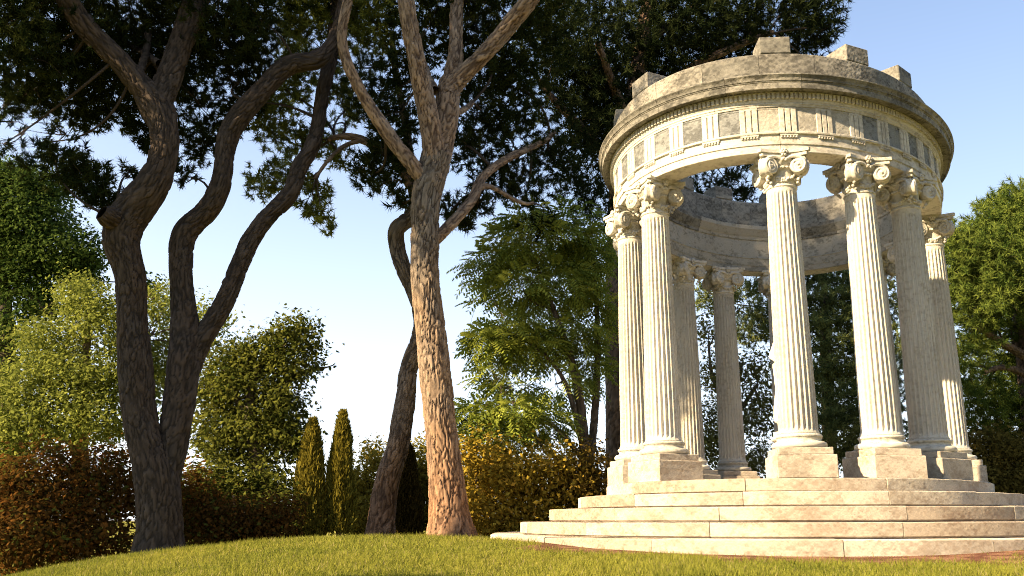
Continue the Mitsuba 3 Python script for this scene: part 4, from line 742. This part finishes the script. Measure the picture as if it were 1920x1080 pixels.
# ------------------------------------------------------------------ broadleaf trees
def broadleaf(name, label, limbs, crown, seed, cols, per=420, size=0.08, group=None, twig=True, kind='leaf', thr=0.42, bark=(0.13, 0.10, 0.075), catg='tree', **kw):
    rng = np.random.default_rng(seed)
    key = thing(name, label, catg, group)
    for i, l in enumerate(limbs):
        v, f, c = bark_tube(l, rng, cell=0.06, seg=0.06, relief=0.012, res=14, plate=bark, crackc=tuple(b * 0.35 for b in bark), lobes=0.05)
        part(key, 'trunk' if i == 0 else 'limb', colored(v, f, c, 'bark'))
    part(key, 'twigs', colored(*twigs(crown, limbs, rng, 0.025, bark=tuple(b * 0.7 for b in bark)), 'bark'), kind='stuff')
    m = frond_crown(crown, rng, per, cols, thr=thr, **kw) if kind == 'frond' else leaf_crown(crown, rng, per, cols, size=size, thr=thr, **kw)
    part(key, 'crown', colored(*m, 'leaves', smooth=False), kind='stuff')
    return key
broadleaf('broadleaf_tree', 'dark leafy tree at the left edge with tall spreading crown', DARK, CROWN_DARK, 31, [(0.03, 0.06, 0.014), (0.11, 0.16, 0.035)], per=1500, size=0.105)
broadleaf('broadleaf_tree', 'light yellow-green leafy tree behind the three-stemmed pine', LIND, CROWN_LIND, 32, [(0.11, 0.14, 0.028), (0.30, 0.33, 0.07)], per=1600, size=0.085)
broadleaf('oak_tree', 'dark oak with ragged crown and one bare twig poking out to the right', OAK_MID, CROWN_OAK + CROWN_OAKLOW, 33, [(0.035, 0.05, 0.010), (0.17, 0.18, 0.035)], per=1700, size=0.095, thr=0.36)
broadleaf('locust_tree', 'multi-stemmed tree with drooping feathery leaves left of the temple', ROBINIA, CROWN_ROB, 34, [(0.13, 0.18, 0.03), (0.42, 0.46, 0.085)], per=270, kind='frond', thr=0.45)
broadleaf('small_tree', 'small-leaved dark tree seen between the back columns of the temple', TSMALL, TREE_SMALL, 35, [(0.05, 0.06, 0.016), (0.20, 0.19, 0.05)], per=1700, size=0.08)

def stem_for(b, zoff=0.0):
    x, y = float(np.mean([q[0] for q in b])), float(np.mean([q[1] for q in b])); z0 = float(ground_z(x, y)); zt = max(q[2] for q in b)
    return [[(x, y, z0 - 0.05, 0.06), (x + 0.03, y, z0 + 0.4 * (zt - z0), 0.045), (x - 0.04, y + 0.02, zt, 0.015)]]
def shrub(name, label, b, seed, cols, per=2000, size=0.085, group=None, **kw):
    return broadleaf(name, label, stem_for(b), b, seed, cols, per, size, group, catg='shrub', **kw)
LEAK_GOLD = [(0.14, 0.105, 0.014), (0.42, 0.31, 0.045), (0.46, 0.30, 0.05)]  # warm light leak painted into the shrub leaf colours
shrub('shrub', 'shrub tinted gold by painted leak light, right beside the thick orange-barked pine', [SHRUB_GOLD[0], SHRUB_GOLD[4]], 41, LEAK_GOLD, thr=0.34)
shrub('shrub', 'broad shrub tinted golden-brown by painted leak light, under the feathery-leaved tree', [SHRUB_GOLD[1], SHRUB_GOLD[2], SHRUB_GOLD[5], SHRUB_GOLD[6]], 42, LEAK_GOLD, thr=0.34)
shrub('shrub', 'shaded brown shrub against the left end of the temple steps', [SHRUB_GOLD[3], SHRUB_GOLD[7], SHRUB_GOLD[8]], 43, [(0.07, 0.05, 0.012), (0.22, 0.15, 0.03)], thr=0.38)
shrub('shrub', 'distant yellow shrub between the cypresses and the leaning pine', [SHRUB_MID[0], SHRUB_MID[1], SHRUB_MID[2], SHRUB_MID[6]], 44, [(0.17, 0.14, 0.025), (0.42, 0.34, 0.06)], size=0.09, thr=0.38)
shrub('shrub', 'low olive shrub seen between the two orange pine trunks', [SHRUB_MID[3], SHRUB_MID[4], SHRUB_MID[5], SHRUB_MID[7]], 45, [(0.14, 0.12, 0.022), (0.38, 0.32, 0.055)], size=0.09, thr=0.38)
LEAK_RUST = [(0.045, 0.036, 0.010), (0.18, 0.078, 0.018), (0.11, 0.12, 0.025)]  # orange light leak painted into the hedge leaf colours
shrub('hedge', 'long hedge with orange leak light painted rust into its leaves, at the lower left below the leafy trees', HEDGE, 46, LEAK_RUST, per=2500, thr=0.42, noise_f=2.2)
shrub('hedge', 'short hedge with orange leak light painted rust-brown into its leaves, between the three-stemmed pine and the cypresses', HEDGE2, 47, LEAK_RUST, per=2500, thr=0.42, noise_f=2.2)
shrub('shrub', 'brownish shrub beyond the right end of the temple steps', BUSH_R, 48, [(0.06, 0.05, 0.012), (0.17, 0.13, 0.03)], per=1900, size=0.09, thr=0.36)

# trees of the same grove that stand beyond the left edge of the picture and shade it
rg = np.random.default_rng(77)
def masses(n, c, r, size):
    d = rand_dirs(rg, n) * rg.uniform(0.2, 1, (n, 1)) ** 0.5
    return [(*(np.array(c) + q * r), size * rg.uniform(0.8, 1.2), size * rg.uniform(0.8, 1.2), size * 0.7, 1) for q in d]
def lean_trunk(x, y, h, r): return [(x, y, float(ground_z(x, y)) - 0.2, r), (x + 0.1, y, h * 0.4, r * 0.75), (x, y + 0.1, h * 0.75, r * 0.5), (x + 0.05, y, h, r * 0.15)]
pine('pine_tree', 'tall umbrella pine of the grove just outside the left edge of the view', [lean_trunk(-10, 9.2, 16.5, 0.38)], masses(20, (-10, 8.8, 15.2), (2.6, 2.2, 1.5), 1.1) + masses(16, (-10.3, 11, 12.8), (2.0, 1.5, 2.0), 1.0) + masses(12, (-10, 6.2, 15.7), (2.0, 1.2, 1.2), 1.0) + masses(18, (-10, 9.8, 12.0), (1.8, 0.9, 1.9), 0.95), 61, per=26, seg=0.08, nn=16, width=0.02, tl=0.24)
broadleaf('broadleaf_tree', 'dense leafy tree of the grove outside the view, nearest the three-stemmed pine', [lean_trunk(-13, 11.0, 11, 0.32)], masses(44, (-13, 11.0, 7.2), (1.6, 0.75, 3.9), 0.75), 62, [(0.03, 0.05, 0.012), (0.09, 0.13, 0.03)], per=260, size=0.2)
broadleaf('broadleaf_tree', 'small leafy tree of the grove outside the view, shading the near edge of the lawn', [lean_trunk(-10, 0.6, 6.2, 0.14)], masses(16, (-10, 0.6, 5.4), (1.1, 0.8, 0.9), 0.6), 63, [(0.03, 0.05, 0.012), (0.09, 0.13, 0.03)], per=220, size=0.16)
for _i, (_x, _y, _w) in enumerate([(9, -8, 'behind the camera to the right'), (1, -13, 'straight behind the camera'), (16, 1, 'right of the camera'), (19, 11, 'beyond the right edge of the view'), (-6, -14, 'behind the camera to the left'), (12, -3, 'right of the camera and a little behind it'), (5, -10, 'behind the camera, between two other added trees'), (24, 5, 'far to the right of the camera')]):
    broadleaf('broadleaf_tree', 'large leafy tree added unseen to dim the sky light, ' + _w, [lean_trunk(_x, _y, 13, 0.35)], masses(30, (_x, _y, 8.2), (3.4, 3.4, 5.4), 1.9), 70 + _i, [(0.04, 0.06, 0.015), (0.10, 0.14, 0.03)], per=16, size=0.5)  # added unseen trees that cut sky light on the shaded columns
# ------------------------------------------------------------------ cypresses
def cypress(label, x, y, z0, z1, w, seed, cols):
    rng = np.random.default_rng(seed); key = thing('cypress_tree', label, 'tree', 'narrow columnar cypresses'); h = z1 - z0
    v, f, c = bark_tube([(x, y, z0 - 0.1, 0.06), (x, y, z0 + h * 0.5, 0.04), (x, y, z1 - 0.1, 0.01)], rng, cell=0.05, seg=0.08, relief=0.005, res=10)
    part(key, 'trunk', colored(v, f, c, 'bark'))
    n = 15000; t = rng.uniform(0, 1, n) ** 0.9; a = rng.uniform(0, 2 * np.pi, n)
    prof = np.interp(t, [0, 0.08, 0.35, 0.7, 0.9, 1.0], [0.95, 1.05, 0.95, 0.62, 0.34, 0.07]) * w
    lob = 0.55 + 0.8 * meshkit.fbm(np.stack([np.cos(a) * 2.6, np.sin(a) * 2.6, t * h * 1.5], -1) + seed, 3, seed)
    r = prof * lob * (1 - 0.35 * rng.uniform(0, 1, n) ** 2) * np.where(rng.uniform(0, 1, n) < 0.10, rng.uniform(1.0, 1.28, n), 1.0)
    P = np.stack([x + r * np.cos(a), y + r * np.sin(a), z0 + 0.05 + t * h], -1)
    d = np.stack([np.cos(a) * 0.35, np.sin(a) * 0.35, np.full(n, 1.0)], -1) + rng.normal(size=(n, 3)) * 0.22; d /= np.linalg.norm(d, axis=1, keepdims=True)
    s = np.cross(d, rand_dirs(rng, n)); s /= np.linalg.norm(s, axis=1, keepdims=True)
    l = rng.uniform(0.05, 0.15, n)[:, None]
    V = np.stack([P - d * l * 0.3, P + s * l * 0.16 + d * l * 0.2, P + d * l, P - s * l * 0.16 + d * l * 0.2], 1).reshape(-1, 3)
    F_ = (np.arange(n)[:, None] * 4 + np.array([0, 1, 2, 0, 2, 3])[None]).reshape(-1, 3)
    k = np.clip(0.4 + rng.normal(0, 0.25, n), 0, 1)[:, None]; c = np.asarray(cols[0]) * (1 - k) + np.asarray(cols[1]) * k
    part(key, 'crown', colored(V, F_, np.repeat(c, 4, 0), 'leaves', smooth=False), kind='stuff')
CC = [(0.10, 0.09, 0.014), (0.33, 0.28, 0.045)]
cypress('left and shorter of the two golden-green cypresses standing together', *CYP[0], 51, CC)
cypress('right and taller of the two golden-green cypresses standing together', *CYP[1], 52, CC)
cypress('dark brown cypress half hidden behind the leaning pine trunk', *CYP[2], 53, [(0.04, 0.03, 0.010), (0.11, 0.075, 0.02)])
